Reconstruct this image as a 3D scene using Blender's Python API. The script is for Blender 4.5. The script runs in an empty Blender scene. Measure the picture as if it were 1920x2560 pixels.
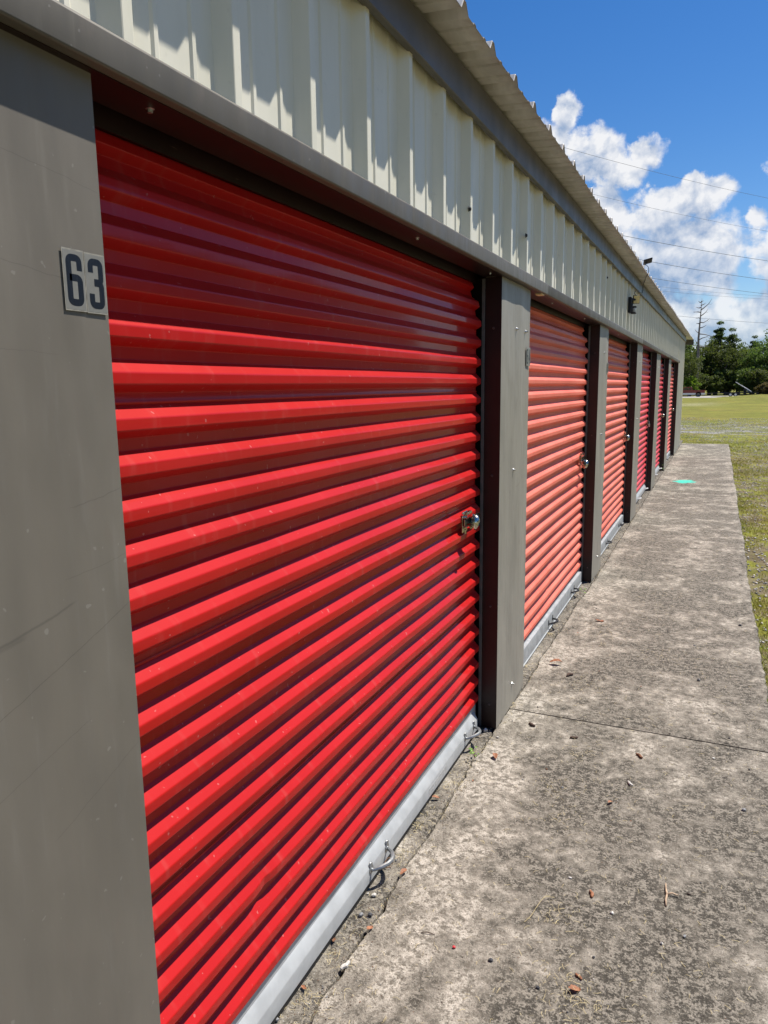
import bpy, bmesh, math, random
import numpy as np
from mathutils import Vector, Matrix

SC = bpy.context.scene
C = SC.collection
rad = math.radians

# ------------------------------------------------------------------ camera
cam_d = bpy.data.cameras.new("camera"); cam = bpy.data.objects.new("camera", cam_d); C.objects.link(cam)
YAW, PITCH, ROLL, FPX = 0.4267, 0.1676, -0.0132, 1830.1
cy, sy, cp, sp = math.cos(YAW), math.sin(YAW), math.cos(PITCH), math.sin(PITCH)
fw = Vector((-sy*cp, cy*cp, -sp)); rt = Vector((cy, sy, 0)); up = rt.cross(fw)
r2 = rt*math.cos(ROLL) + up*math.sin(ROLL); u2 = up*math.cos(ROLL) - rt*math.sin(ROLL)
cam.matrix_world = Matrix(((r2.x, u2.x, -fw.x, 0.8714), (r2.y, u2.y, -fw.y, 0.0), (r2.z, u2.z, -fw.z, 1.6), (0, 0, 0, 1)))
cam_d.sensor_fit = 'VERTICAL'; cam_d.sensor_height = 24; cam_d.lens = FPX/2560*24
cam_d.clip_start = 0.02; cam_d.clip_end = 3000
SC.camera = cam
SC.render.resolution_x, SC.render.resolution_y = 768, 1024

# ------------------------------------------------------------------ exposure
SC.view_settings.view_transform = 'Standard'; SC.view_settings.look = 'None'
SC.view_settings.exposure = 0.5; SC.view_settings.gamma = 1
SUN_EL, SUN_AZ = rad(61.5), rad(39.8)          # azimuth from +Y toward +X

# ------------------------------------------------------------------ node helper
class NT:
    def __init__(s, tree): s.t = tree; s.n = tree.nodes; s.l = tree.links
    def node(s, typ, **kw):
        n = s.n.new(typ)
        for k, v in kw.items(): setattr(n, k, v)
        return n
    def set(s, sock, v):
        if isinstance(v, bpy.types.NodeSocket): s.l.new(v, sock)
        elif v is not None:
            if hasattr(sock, 'default_value') and isinstance(v, (tuple, list)) and len(v) == 3 and sock.type == 'RGBA': v = (*v, 1)
            sock.default_value = v
    def m(s, op, a, b=None, c=None, clamp=False):
        n = s.node('ShaderNodeMath', operation=op); n.use_clamp = clamp
        s.set(n.inputs[0], a)
        if b is not None: s.set(n.inputs[1], b)
        if c is not None: s.set(n.inputs[2], c)
        return n.outputs[0]
    def noise(s, vec, scale, detail=4, rough=0.55, dist=0, color=False):
        n = s.node('ShaderNodeTexNoise'); s.set(n.inputs['Vector'], vec); n.inputs['Scale'].default_value = scale
        n.inputs['Detail'].default_value = detail; n.inputs['Roughness'].default_value = rough; n.inputs['Distortion'].default_value = dist
        return n.outputs['Color' if color else 'Fac']
    def ramp(s, fac, lo, hi, a=0.0, b=1.0, smooth=True):
        n = s.node('ShaderNodeMapRange'); n.interpolation_type = 'SMOOTHSTEP' if smooth else 'LINEAR'
        s.set(n.inputs['Value'], fac); s.set(n.inputs['From Min'], lo); s.set(n.inputs['From Max'], hi)
        s.set(n.inputs['To Min'], a); s.set(n.inputs['To Max'], b); n.clamp = True
        return n.outputs['Result']
    def mix(s, fac, a, b, mode='MIX'):
        n = s.node('ShaderNodeMix', data_type='RGBA', blend_type=mode); s.set(n.inputs[0], fac); s.set(n.inputs[6], a); s.set(n.inputs[7], b)
        return n.outputs[2]
    def mapping(s, vec, scale=(1, 1, 1), loc=(0, 0, 0)):
        n = s.node('ShaderNodeMapping'); s.set(n.inputs['Vector'], vec); n.inputs['Scale'].default_value = scale; n.inputs['Location'].default_value = loc
        return n.outputs[0]
    def sep(s, vec):
        n = s.node('ShaderNodeSeparateXYZ'); s.set(n.inputs[0], vec); return n.outputs
    def bump(s, h, strength=0.3, dist=0.01):
        n = s.node('ShaderNodeBump'); s.set(n.inputs['Height'], h); n.inputs['Strength'].default_value = strength; n.inputs['Distance'].default_value = dist
        return n.outputs[0]

# ------------------------------------------------------------------ world: Nishita sky + clouds laid out by compass direction
w = bpy.data.worlds.new("World"); SC.world = w; w.use_nodes = True
g = NT(w.node_tree); g.n.clear()
out = g.node('ShaderNodeOutputWorld'); bg = g.node('ShaderNodeBackground')
sky = g.node('ShaderNodeTexSky'); sky.sky_type = 'NISHITA'; sky.sun_disc = False
sky.sun_elevation = SUN_EL; sky.sun_rotation = SUN_AZ; sky.air_density = 1.0; sky.dust_density = 0.2; sky.ozone_density = 3.0
D = g.node('ShaderNodeTexCoord').outputs['Generated']
X, Y, Z = g.sep(D)
AZ = g.m('MULTIPLY', g.m('ARCTAN2', X, Y), 57.29578)
EL = g.m('MULTIPLY', g.m('ARCSINE', Z), 57.29578)
WARP = g.noise(D, 30, 6, 0.6, color=True)
WX, WY, WZ = g.sep(WARP)
BL = [(-12.7,16.7,2.5,1.6,1),(-9.6,15.8,2.7,1.8,1),(-10.9,18.5,1.0,1.7,1),(-5.2,15.4,1.5,1.5,1),(-7.0,14.4,2.0,1.3,.95),(-5.1,13.0,1.0,.9,.65),(-8.3,12.6,1.7,1.3,.72),
      (-2.0,12.5,2.2,1.55,1.2),(-4.5,11.6,2.8,1.9,1.2),(-7.4,11.3,1.3,1.4,1),(-3.0,8.6,5.5,3.1,1.2),(-7,8.5,3,2.8,1.2),(1.7,10.7,1.25,1.3,.95),(3.2,8.2,3.0,2.4,1.2),(2.6,13.6,1.1,1.0,.8),
      (0,3.6,16,3.2,1.0),(9,10,5,3,1),(-24,14,7,4,1),(24,15,6,3,1),(46,20,7,4,1)]
def density(dx, dy):
    a0 = g.m('ADD', AZ, g.m('MULTIPLY_ADD', WX, 2.6, -1.3+dx)); e0 = g.m('ADD', EL, g.m('MULTIPLY_ADD', WY, 2.6, -1.3+dy))
    f = None
    for a, e, ra, re, k in BL:
        qa = g.m('MULTIPLY', g.m('SUBTRACT', a0, a), 1/ra); qe = g.m('MULTIPLY', g.m('SUBTRACT', e0, e), 1/re)
        v = g.m('SUBTRACT', k, g.m('ADD', g.m('MULTIPLY', qa, qa), g.m('MULTIPLY', qe, qe)))
        f = v if f is None else g.m('SMOOTH_MAX', f, v, 0.25)
    return f
def fbm(off):
    mp = g.mapping(D, loc=off)
    return g.m('ADD', g.m('MULTIPLY', g.noise(mp, 17, 8, 0.56, 0.2), 1.1), g.m('MULTIPLY', g.noise(mp, 60, 6, 0.55), 0.25))
f0 = g.m('MAXIMUM', density(0, 0), -2.0)
n0, n1 = fbm((0, 0, 0)), fbm((-0.004, -0.002, -0.010))
d0 = g.m('ADD', g.m('MULTIPLY', f0, 0.42), g.m('MULTIPLY_ADD', n0, 1.0, -0.68))
cov = g.m('MULTIPLY', g.ramp(d0, 0.02, 0.28), g.ramp(EL, 0.0, 14.0, 0.80, 1.0))
relief = g.m('SUBTRACT', n0, n1)
# grey-blue bases where the cloud is thick overhead of the point, white where it turns to the sun
thick = g.ramp(g.m('ADD', g.m('MULTIPLY', density(0.2, 1.3), 0.8), g.m('MULTIPLY_ADD', n0, 1.0, -0.65)), 0.2, 1.05)
lit = g.m('MULTIPLY_ADD', relief, 3.4, g.m('MULTIPLY_ADD', thick, -0.62, 0.92), clamp=True)
ccol = g.mix(lit, (0.27, 0.40, 0.63), (0.96, 0.97, 1.0))
cem = g.node('ShaderNodeBackground'); g.set(cem.inputs['Color'], ccol); cem.inputs['Strength'].default_value = 0.66
hsv = g.node('ShaderNodeHueSaturation'); g.set(hsv.inputs['Color'], sky.outputs[0]); hsv.inputs['Saturation'].default_value = 1.36; hsv.inputs['Hue'].default_value = 0.508
g.set(bg.inputs['Color'], hsv.outputs[0]); bg.inputs['Strength'].default_value = 0.082
mx = g.node('ShaderNodeMixShader'); g.set(mx.inputs[0], cov); g.l.new(bg.outputs[0], mx.inputs[1]); g.l.new(cem.outputs[0], mx.inputs[2])
g.l.new(mx.outputs[0], out.inputs[0])
# ------------------------------------------------------------------ sun
sd = bpy.data.lights.new("sun", 'SUN'); sd.energy = 5.0; sd.angle = rad(0.53); sd.color = (1.0, 0.955, 0.88)
sun = bpy.data.objects.new("sun", sd); C.objects.link(sun)
sv = Vector((math.sin(SUN_AZ)*math.cos(SUN_EL), math.cos(SUN_AZ)*math.cos(SUN_EL), math.sin(SUN_EL)))
sun.rotation_euler = sv.to_track_quat('Z', 'Y').to_euler(); sun.location = (6, 6, 20)

# ------------------------------------------------------------------ mesh helpers
class MB:
    def __init__(s): s.v = []; s.f = []; s.fm = []
    def add(s, vs, fs, mi=0):
        o = len(s.v); s.v += [tuple(p) for p in vs]; s.f += [tuple(i+o for i in f) for f in fs]; s.fm += [mi]*len(fs)
        return s
    def box(s, a, b, mi=0):
        (x0, y0, z0), (x1, y1, z1) = a, b
        vs = [(x0,y0,z0),(x1,y0,z0),(x1,y1,z0),(x0,y1,z0),(x0,y0,z1),(x1,y0,z1),(x1,y1,z1),(x0,y1,z1)]
        return s.add(vs, [(3,2,1,0),(4,5,6,7),(0,1,5,4),(1,2,6,5),(2,3,7,6),(3,0,4,7)], mi)
    def prism_y(s, prof, y0, y1, mi=0):           # closed profile [(x,z)] extruded along y
        n = len(prof); vs = [(x, y0, z) for x, z in prof] + [(x, y1, z) for x, z in prof]
        fs = [(i, (i+1) % n, n+(i+1) % n, n+i) for i in range(n)] + [tuple(range(n))[::-1], tuple(range(n, 2*n))]
        return s.add(vs, fs, mi)
    def grid(s, pts, mi=0):                       # pts[i][j]
        a, b = len(pts), len(pts[0]); vs = [p for r in pts for p in r]
        return s.add(vs, [(i*b+j, i*b+j+1, (i+1)*b+j+1, (i+1)*b+j) for i in range(a-1) for j in range(b-1)], mi)
    def tube(s, path, radii, n=8, mi=0, caps=True):
        path = [Vector(p) for p in path]
        if not hasattr(radii, '__len__'): radii = [radii]*len(path)
        vs = []; pu = None
        for i, p in enumerate(path):
            t = (path[min(i+1, len(path)-1)] - path[max(i-1, 0)]).normalized()
            if pu is None: pu = t.orthogonal().normalized()
            pu = (pu - t*pu.dot(t)).normalized(); q = t.cross(pu)
            for k in range(n):
                a = 2*math.pi*k/n; vs.append(p + (pu*math.cos(a) + q*math.sin(a))*radii[i])
        fs = [(i*n+k, i*n+(k+1) % n, (i+1)*n+(k+1) % n, (i+1)*n+k) for i in range(len(path)-1) for k in range(n)]
        if caps: fs += [tuple(range(n))[::-1], tuple(range((len(path)-1)*n, len(path)*n))]
        return s.add(vs, fs, mi)
    def lathe(s, prof, c, axis='z', n=16, mi=0):  # prof [(r,h)]
        vs = []
        for r, h in prof:
            for k in range(n):
                a = 2*math.pi*k/n; p = (r*math.cos(a), r*math.sin(a), h)
                if axis == 'x': p = (h, p[0], p[1])
                if axis == 'y': p = (p[0], h, p[1])
                vs.append((p[0]+c[0], p[1]+c[1], p[2]+c[2]))
        m_ = len(prof)
        fs = [(i*n+k, i*n+(k+1) % n, (i+1)*n+(k+1) % n, (i+1)*n+k) for i in range(m_-1) for k in range(n)]
        fs += [tuple(range(n))[::-1], tuple(range((m_-1)*n, m_*n))]
        return s.add(vs, fs, mi)
    def build(s, name, mats, parent=None, smooth=False, bevel=0, angle=None):
        me = bpy.data.meshes.new(name); me.from_pydata(s.v, [], s.f)
        if not isinstance(mats, (list, tuple)): mats = [mats]
        for m in mats: me.materials.append(m)
        if len(mats) > 1: me.polygons.foreach_set('material_index', s.fm)
        bm = bmesh.new(); bm.from_mesh(me)
        if bevel:
            bmesh.ops.remove_doubles(bm, verts=bm.verts, dist=1e-6)
            es = [e for e in bm.edges if len(e.link_faces) == 2 and e.calc_face_angle(0) > 0.5]
            bmesh.ops.bevel(bm, geom=es, offset=bevel, segments=2, profile=0.5, affect='EDGES', clamp_overlap=True)
        bmesh.ops.recalc_face_normals(bm, faces=bm.faces); bm.to_mesh(me); bm.free()
        if smooth or angle: me.polygons.foreach_set('use_smooth', [True]*len(me.polygons))
        if angle: me.set_sharp_from_angle(angle=angle)
        me.update()
        o = bpy.data.objects.new(name, me); C.objects.link(o)
        if parent: o.parent = parent
        return o
def tag(o, label=None, cat=None, group=None, kind=None):
    if label: o['label'] = label
    if cat: o['category'] = cat
    if group: o['group'] = group
    if kind: o['kind'] = kind
    return o
def empty(name, loc, label, cat, group=None):
    o = bpy.data.objects.new(name, None); C.objects.link(o); o.location = loc; o.empty_display_size = 0.1
    return tag(o, label, cat, group)
def relocate(root):
    """geometry of the children was written in world space: keep it there"""
    inv = Matrix.Translation(-root.location)
    for ch in root.children:
        ch.matrix_parent_inverse = inv
def fast_mesh(name, verts, faces_flat, counts, mats, mi=None, cols=None):
    me = bpy.data.meshes.new(name); verts = np.asarray(verts, np.float32)
    me.vertices.add(len(verts)); me.vertices.foreach_set('co', verts.ravel())
    counts = np.asarray(counts, np.int32); ff = np.asarray(faces_flat, np.int32).ravel()
    me.loops.add(len(ff)); me.loops.foreach_set('vertex_index', ff)
    me.polygons.add(len(counts)); st = np.concatenate([[0], np.cumsum(counts)[:-1]]).astype(np.int32)
    me.polygons.foreach_set('loop_start', st)
    for m in mats: me.materials.append(m)
    if mi is not None: me.polygons.foreach_set('material_index', np.asarray(mi, np.int32))
    me.update(calc_edges=True); me.validate()
    return me

# ------------------------------------------------------------------ material helpers
def mat(name):
    m = bpy.data.materials.new(name); m.use_nodes = True; t = NT(m.node_tree)
    b = t.n['Principled BSDF']; pos = t.node('ShaderNodeNewGeometry').outputs['Position']
    return m, t, b, pos
def simple(name, col, rough=0.5, metal=0.0, var=0.12, scale=20, spec=0.5, bumpk=0.0, coat=0):
    m, t, b, pos = mat(name); n = t.noise(pos, scale, 5)
    c = t.mix(t.ramp(n, 0.3, 0.7), tuple(x*(1-var) for x in col), tuple(min(1, x*(1+var)) for x in col))
    t.set(b.inputs['Base Color'], c); b.inputs['Metallic'].default_value = metal; b.inputs['Specular IOR Level'].default_value = spec
    t.set(b.inputs['Roughness'], t.ramp(t.noise(pos, scale*2.3, 4), 0.3, 0.7, max(0.02, rough-0.06), min(1, rough+0.08)))
    if coat: b.inputs['Coat Weight'].default_value = coat; b.inputs['Coat Roughness'].default_value = 0.08
    if bumpk: t.set(b.inputs['Normal'], t.bump(n, bumpk, 0.01))
    return m

def curve_mask(t, y, z, y0, y1, z0, slope, curv, width, pos, fade=0.02):
    """a thin scratch z = z0 + slope*(y-y0) + curv*(y-y0)^2 between y0 and y1"""
    dy = t.m('SUBTRACT', y, y0)
    zz = t.m('ADD', t.m('MULTIPLY', dy, slope), t.m('MULTIPLY', t.m('MULTIPLY', dy, dy), curv))
    wob = t.m('MULTIPLY_ADD', t.noise(pos, 25, 3), 0.008, -0.004)
    d = t.m('ABSOLUTE', t.m('SUBTRACT', t.m('SUBTRACT', z, t.m('ADD', zz, z0)), wob))
    a = t.ramp(d, 0.0, width, 1.0, 0.0)
    b = t.m('MULTIPLY', t.ramp(y, y0, y0+fade), t.ramp(y, y1-fade, y1, 1.0, 0.0))
    return t.m('MULTIPLY', a, b)
def painted_post(name, col, scr=()):
    m, t, b, pos = mat(name); x, y, z = t.sep(pos)
    n1 = t.noise(t.mapping(pos, (6, 6, 1.6)), 1.2, 5); n2 = t.noise(t.mapping(pos, (40, 40, 4)), 1.0, 6, 0.6); n3 = t.noise(pos, 140, 4)
    c = t.mix(t.ramp(n1, 0.3, 0.7), tuple(v*0.90 for v in col), tuple(v*1.06 for v in col))
    c = t.mix(t.m('MULTIPLY', t.ramp(n2, 0.55, 0.78), 0.08), c, (0.40, 0.385, 0.35))
    c = t.mix(t.m('MULTIPLY', t.ramp(t.noise(t.mapping(pos, (12, 12, 5)), 2.3, 5), 0.55, 0.8), 0.45), c, (0.17, 0.14, 0.115))
    spots = t.ramp(t.noise(pos, 60, 2, 0.3), 0.735, 0.76)
    c = t.mix(t.m('MULTIPLY', spots, 0.15), c, (0.5, 0.48, 0.44))
    for s in scr:
        c = t.mix(t.m('MULTIPLY', curve_mask(t, y, z, *s[:6], pos), s[6]*0.6), c, (0.045, 0.042, 0.04))
    t.set(b.inputs['Base Color'], c); t.set(b.inputs['Roughness'], t.ramp(n2, 0.3, 0.7, 0.42, 0.56)); b.inputs['Specular IOR Level'].default_value = 0.28
    h = t.m('ADD', t.m('MULTIPLY', t.noise(t.mapping(pos, (3, 3, 1.4)), 1.6, 2), 1.0), t.m('MULTIPLY', n3, 0.006))
    t.set(b.inputs['Normal'], t.bump(h, 0.5, 0.02))
    return m
TAUPE = (0.168, 0.150, 0.123)
M_POST0 = painted_post("taupe_post_scuffed", TAUPE, [(0.55, 0.79, 1.252, 0.02, 0.55, 0.0035, .55), (0.60, 0.70, 1.249, 0.10, 0.3, 0.006, .35), (0.62, 0.90, 1.15, 0.36, 0.1, 0.0012, .7),
    (0.55, 0.80, 1.02, 0.30, 0.0, 0.0010, .55), (0.70, 0.90, 0.93, 0.40, 0.1, 0.0010, .6), (0.60, 0.90, 1.93, -0.10, -0.05, 0.0008, .5), (0.55, 0.83, 1.80, -0.17, 0.1, 0.0010, .5),
    (0.78, 0.90, 1.43, 0.05, 0.9, 0.0014, .5), (0.76, 0.90, 1.325, 0.02, 0.6, 0.0010, .45), (0.55, 0.80, 1.66, 0.02, -0.2, 0.0008, .4)])
M_POST = painted_post("taupe_post", (0.275, 0.258, 0.218), [(3.44, 3.60, 1.125, -0.1, 2.4, 0.0025, .5), (3.50, 3.60, 1.13, 1.1, 1.0, 0.0016, .35), (3.35, 3.48, 0.62, 0.5, -1.0, 0.001, .5), (6.1, 6.3, 1.3, .3, 0, 0.001, .4)])
M_TRIM = painted_post("taupe_header", (0.112, 0.101, 0.082))
M_FASCIA = simple("dark_taupe_eave", (0.088, 0.078, 0.068), 0.42, 0, 0.06, 3)
M_BROWN = None
def brown():
    m, t, b, pos = mat("dark_brown_jamb"); n = t.noise(pos, 6, 5)
    c = t.mix(t.ramp(n, 0.3, 0.7), (0.014, 0.0050, 0.0045), (0.022, 0.0085, 0.0075))
    sc = t.ramp(t.noise(t.mapping(pos, (30, 30, 260)), 1, 3), 0.73, 0.76)
    c = t.mix(t.m('MULTIPLY', sc, 0.5), c, (0.25, 0.16, 0.15))
    t.set(b.inputs['Base Color'], c); b.inputs['Roughness'].default_value = 0.38; b.inputs['Specular IOR Level'].default_value = 0.4
    return m
M_BROWN = brown()

def door_mat(name, col, fade, fadecol, rough, spec, coat=0.0, dust=0.06):
    m, t, b, pos = mat(name); x, y, z = t.sep(pos)
    st = t.noise(t.mapping(pos, (1, 34, 8)), 1.0, 3, 0.5); big = t.noise(t.mapping(pos, (1, 1.3, 1.0)), 1.5, 4)
    c = t.mix(t.ramp(big, 0.25, 0.75), tuple(v*0.93 for v in col), tuple(min(1, v*1.05) for v in col))
    c = t.mix(t.m('MULTIPLY', t.ramp(t.m('ADD', big, t.m('MULTIPLY_ADD', st, 0.5, -0.25)), 0.25, 0.75), fade), c, fadecol)
    c = t.mix(t.m('MULTIPLY', t.ramp(st, 0.55, 0.85), dust), c, (0.62, 0.5, 0.42))
    sp_ = t.ramp(t.noise(pos, 75, 2, 0.3), 0.745, 0.765)
    c = t.mix(t.m('MULTIPLY', sp_, 0.2), c, (0.6, 0.45, 0.4))
    t.set(b.inputs['Base Color'], c); t.set(b.inputs['Roughness'], t.ramp(big, 0.3, 0.8, rough-0.03, rough+0.06)); b.inputs['Specular IOR Level'].default_value = spec
    if coat: b.inputs['Coat Weight'].default_value = coat; b.inputs['Coat Roughness'].default_value = 0.07
    return m
M_D = [door_mat("red_door_paint", (0.455, 0.011, 0.010), 0.05, (0.50, 0.028, 0.025), 0.44, 0.10, 0.32),
       door_mat("faded_salmon_door_paint", (0.74, 0.14, 0.085), 0.75, (0.82, 0.215, 0.15), 0.5, 0.35),
       door_mat("chalky_salmon_door_paint", (0.74, 0.15, 0.09), 0.75, (0.80, 0.22, 0.15), 0.52, 0.35),
       door_mat("crimson_door_paint", (0.62, 0.045, 0.055), 0.55, (0.68, 0.10, 0.085), 0.42, 0.4),
       door_mat("rose_red_door_paint", (0.60, 0.045, 0.06), 0.5, (0.66, 0.09, 0.09), 0.42, 0.4),
       door_mat("pink_faded_door_paint", (0.70, 0.13, 0.10), 0.6, (0.74, 0.2, 0.16), 0.5, 0.35)]
def cream():
    m, t, b, pos = mat("cream_wall_panel"); n = t.noise(t.mapping(pos, (5, 5, 1.2)), 1.5, 5); f = t.noise(pos, 45, 4)
    c = t.mix(t.ramp(n, 0.3, 0.75), (0.72, 0.69, 0.555), (0.80, 0.765, 0.635))
    c = t.mix(t.m('MULTIPLY', t.ramp(f, 0.62, 0.8), 0.25), c, (0.45, 0.42, 0.34))
    t.set(b.inputs['Base Color'], c); b.inputs['Roughness'].default_value = 0.42; b.inputs['Specular IOR Level'].default_value = 0.4
    t.set(b.inputs['Normal'], t.bump(t.noise(pos, 5, 2), 0.25, 0.01)); return m
M_CREAM = cream()
def roofm():
    m, t, b, pos = mat("weathered_roof_sheet"); n = t.noise(t.mapping(pos, (7, 2.5, 1)), 1.4, 6, 0.6)
    c = t.mix(t.ramp(n, 0.35, 0.72), (0.50, 0.475, 0.435), (0.70, 0.675, 0.635))
    x, y, z = t.sep(pos)
    edge = t.m('MULTIPLY', t.ramp(t.m('ADD', x, t.m('MULTIPLY_ADD', t.noise(pos, 30, 4), 0.10, -0.05)), 0.08, 0.15), 0.35)
    c = t.mix(edge, c, (0.20, 0.15, 0.12))
    t.set(b.inputs['Base Color'], c); b.inputs['Roughness'].default_value = 0.45; b.inputs['Metallic'].default_value = 0.15
    return m
M_ROOF = roofm()
M_GALV = simple("painted_steel_bar", (0.40, 0.413, 0.418), 0.40, 0.08, 0.10, 14, 0.5, 0.05)
M_GALVD = simple("weathered_steel_bar", (0.34, 0.36, 0.37), 0.5, 0.3, 0.15, 16)
M_HANDLE = simple("cast_steel_handle", (0.30, 0.31, 0.31), 0.4, 0.7, 0.1, 60)
M_BLACKM = simple("black_handle", (0.015, 0.015, 0.016), 0.45)
M_WHITEM = simple("white_handle", (0.7, 0.7, 0.68), 0.4)
M_RUB = simple("black_rubber", (0.012, 0.012, 0.012), 0.7)
M_CHROME = simple("chrome", (0.58, 0.54, 0.46), 0.16, 1.0, 0.06, 40)
M_ZINC = simple("zinc_screw", (0.5, 0.5, 0.48), 0.35, 0.9)
M_GAP = simple("dark_void", (0.006, 0.004, 0.003), 0.9, spec=0.08)
M_TRACK = simple("track_steel", (0.16, 0.16, 0.16), 0.45, 0.6)

# ------------------------------------------------------------------ terrain
def smooth(a, b, v):
    k = np.clip((v-a)/(b-a), 0, 1); return k*k*(3-2*k)
def terrain_z(x, y):
    x = np.asarray(x, float); y = np.asarray(y, float)
    z = -0.03 - 0.62*smooth(35, 118, y)
    z = z + (0.66*smooth(-4.5, 7.0, x))*smooth(60, 112, y)*(1-smooth(118, 128, y))
    z = z + 0.02*np.sin(x*1.3+y*0.37)*np.cos(y*0.8)*smooth(1.4, 3, np.abs(x-0.2)+smooth(20.5, 24, y)*3)
    return z
xs = np.unique(np.concatenate([np.linspace(-500, -40, 16), np.linspace(-40, -3, 30), np.linspace(-3, 12, 80), np.linspace(12, 60, 30), np.linspace(60, 500, 16)]))
ys = np.unique(np.concatenate([np.linspace(-300, -10, 14), np.linspace(-10, 45, 140), np.linspace(45, 160, 90), np.linspace(160, 900, 20)]))
GX, GY = np.meshgrid(xs, ys, indexing='ij'); GZ = terrain_z(GX, GY)
nv = GX.size; idx = np.arange(nv).reshape(GX.shape)
quads = np.stack([idx[:-1, :-1], idx[1:, :-1], idx[1:, 1:], idx[:-1, 1:]], -1).reshape(-1, 4)
def ground_mat():
    m, t, b, pos = mat("mown_grass_ground"); x, y, z = t.sep(pos)
    big = t.noise(t.mapping(pos, (1, 0.55, 1)), 0.30, 6, 0.6); med = t.noise(pos, 2.2, 6, 0.65); fine = t.noise(pos, 45, 5, 0.7); brk = t.noise(t.mapping(pos, (.6, 1, 1)), 0.9, 8, 0.72)
    g1 = t.mix(t.ramp(big, 0.35, 0.65), (0.165, 0.175, 0.020), (0.265, 0.240, 0.036))
    g1 = t.mix(t.m('MULTIPLY', t.ramp(t.noise(t.mapping(pos, (0.5, 1, 1), (7, 3, 0)), 0.35, 5, 0.6), 0.48, 0.7), 0.75), g1, (0.27, 0.175, 0.055))
    g1 = t.mix(t.m('MULTIPLY', t.ramp(med, 0.45, 0.6), 0.55), g1, (0.29, 0.31, 0.045)); g1 = t.mix(t.ramp(t.noise(t.mapping(pos, (.35, 1.6, 1)), 1.1, 7, .7), .44, .56, .6, 0), g1, (0.105, 0.10, 0.02))
    g1 = t.mix(t.ramp(fine, 0.35, 0.6, 0.45, 0), g1, (0.045, 0.05, 0.012))
    vor = t.node('ShaderNodeTexVoronoi'); t.set(vor.inputs['Vector'], pos); vor.inputs['Scale'].default_value = 28
    vr = t.sep(vor.outputs['Color'])[0]
    grav = t.mix(vr, (0.14, 0.13, 0.12), (0.47, 0.45, 0.42)); grav = t.mix(t.ramp(fine, 0.3, 0.6, 0.5, 0), grav, (0.05, 0.045, 0.04))
    soil = t.mix(t.ramp(med, 0.35, 0.65), (0.11, 0.085, 0.05), (0.22, 0.18, 0.12))
    # gravel drive crossing beyond the slab, and thin patches beside it
    dr = t.m('MULTIPLY', t.ramp(y, 21.5, 28), t.ramp(y, 27, 44, 1, 0))
    side = t.m('MULTIPLY', t.ramp(x, 1.5, 3.2), t.ramp(y, 24, 27, 1, 0))
    band = t.m('MAXIMUM', dr, t.m('MULTIPLY', side, 0.9))
    gm = t.ramp(t.m('ADD', band, t.m('MULTIPLY_ADD', brk, 4.6, -2.75)), 0.30, 0.85)
    near = t.m('MULTIPLY', t.ramp(y, 19, 23, 1, 0), t.ramp(t.noise(pos, 3.5, 5), 0.42, 0.58, 0, 0.9))
    c = t.mix(near, g1, soil); c = t.mix(gm, c, grav)
    # pale dry streak on the lawn
    st = t.m('MULTIPLY', t.m('MULTIPLY', t.ramp(y, 62, 72), t.ramp(y, 76, 92, 1, 0)), t.ramp(x, -1.5, 2.5, 1, 0))
    c = t.mix(t.m('MULTIPLY', t.m('MULTIPLY', st, t.ramp(med, 0.35, 0.6)), 0.6), c, (0.36, 0.33, 0.20))
    t.set(b.inputs['Base Color'], c); b.inputs['Roughness'].default_value = 0.9; b.inputs['Specular IOR Level'].default_value = 0.15
    t.set(b.inputs['Normal'], t.bump(t.m('ADD', fine, t.m('MULTIPLY', med, 1.5)), 0.7, 0.03)); return m
M_GROUND = ground_mat()
me = fast_mesh("ground", np.stack([GX, GY, GZ], -1).reshape(-1, 3), quads, [4]*len(quads), [M_GROUND])
me.polygons.foreach_set('use_smooth', [True]*len(me.polygons))
o = bpy.data.objects.new("ground", me); C.objects.link(o); tag(o, kind='structure')

# paved road under the truck
def asph():
    m, t, b, pos = mat("pale_asphalt"); n = t.noise(pos, 0.6, 5); f = t.noise(pos, 20, 4)
    c = t.mix(t.ramp(n, 0.3, 0.7), (0.30, 0.28, 0.25), (0.40, 0.37, 0.33)); c = t.mix(t.ramp(f, 0.4, 0.7, 0, 0.3), c, (0.2, 0.19, 0.17))
    t.set(b.inputs['Base Color'], c); b.inputs['Roughness'].default_value = 0.9; return m
M_ASPH = asph()
pts = []
for xx in np.linspace(-90, 90, 60):
    row = []
    for k in range(7):
        yy = 131.5 + 20*k/6; row.append((xx, yy, float(terrain_z(xx, yy))+0.02))
    pts.append(row)
tag(MB().grid(pts).build("road", M_ASPH), kind='structure')

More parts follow.
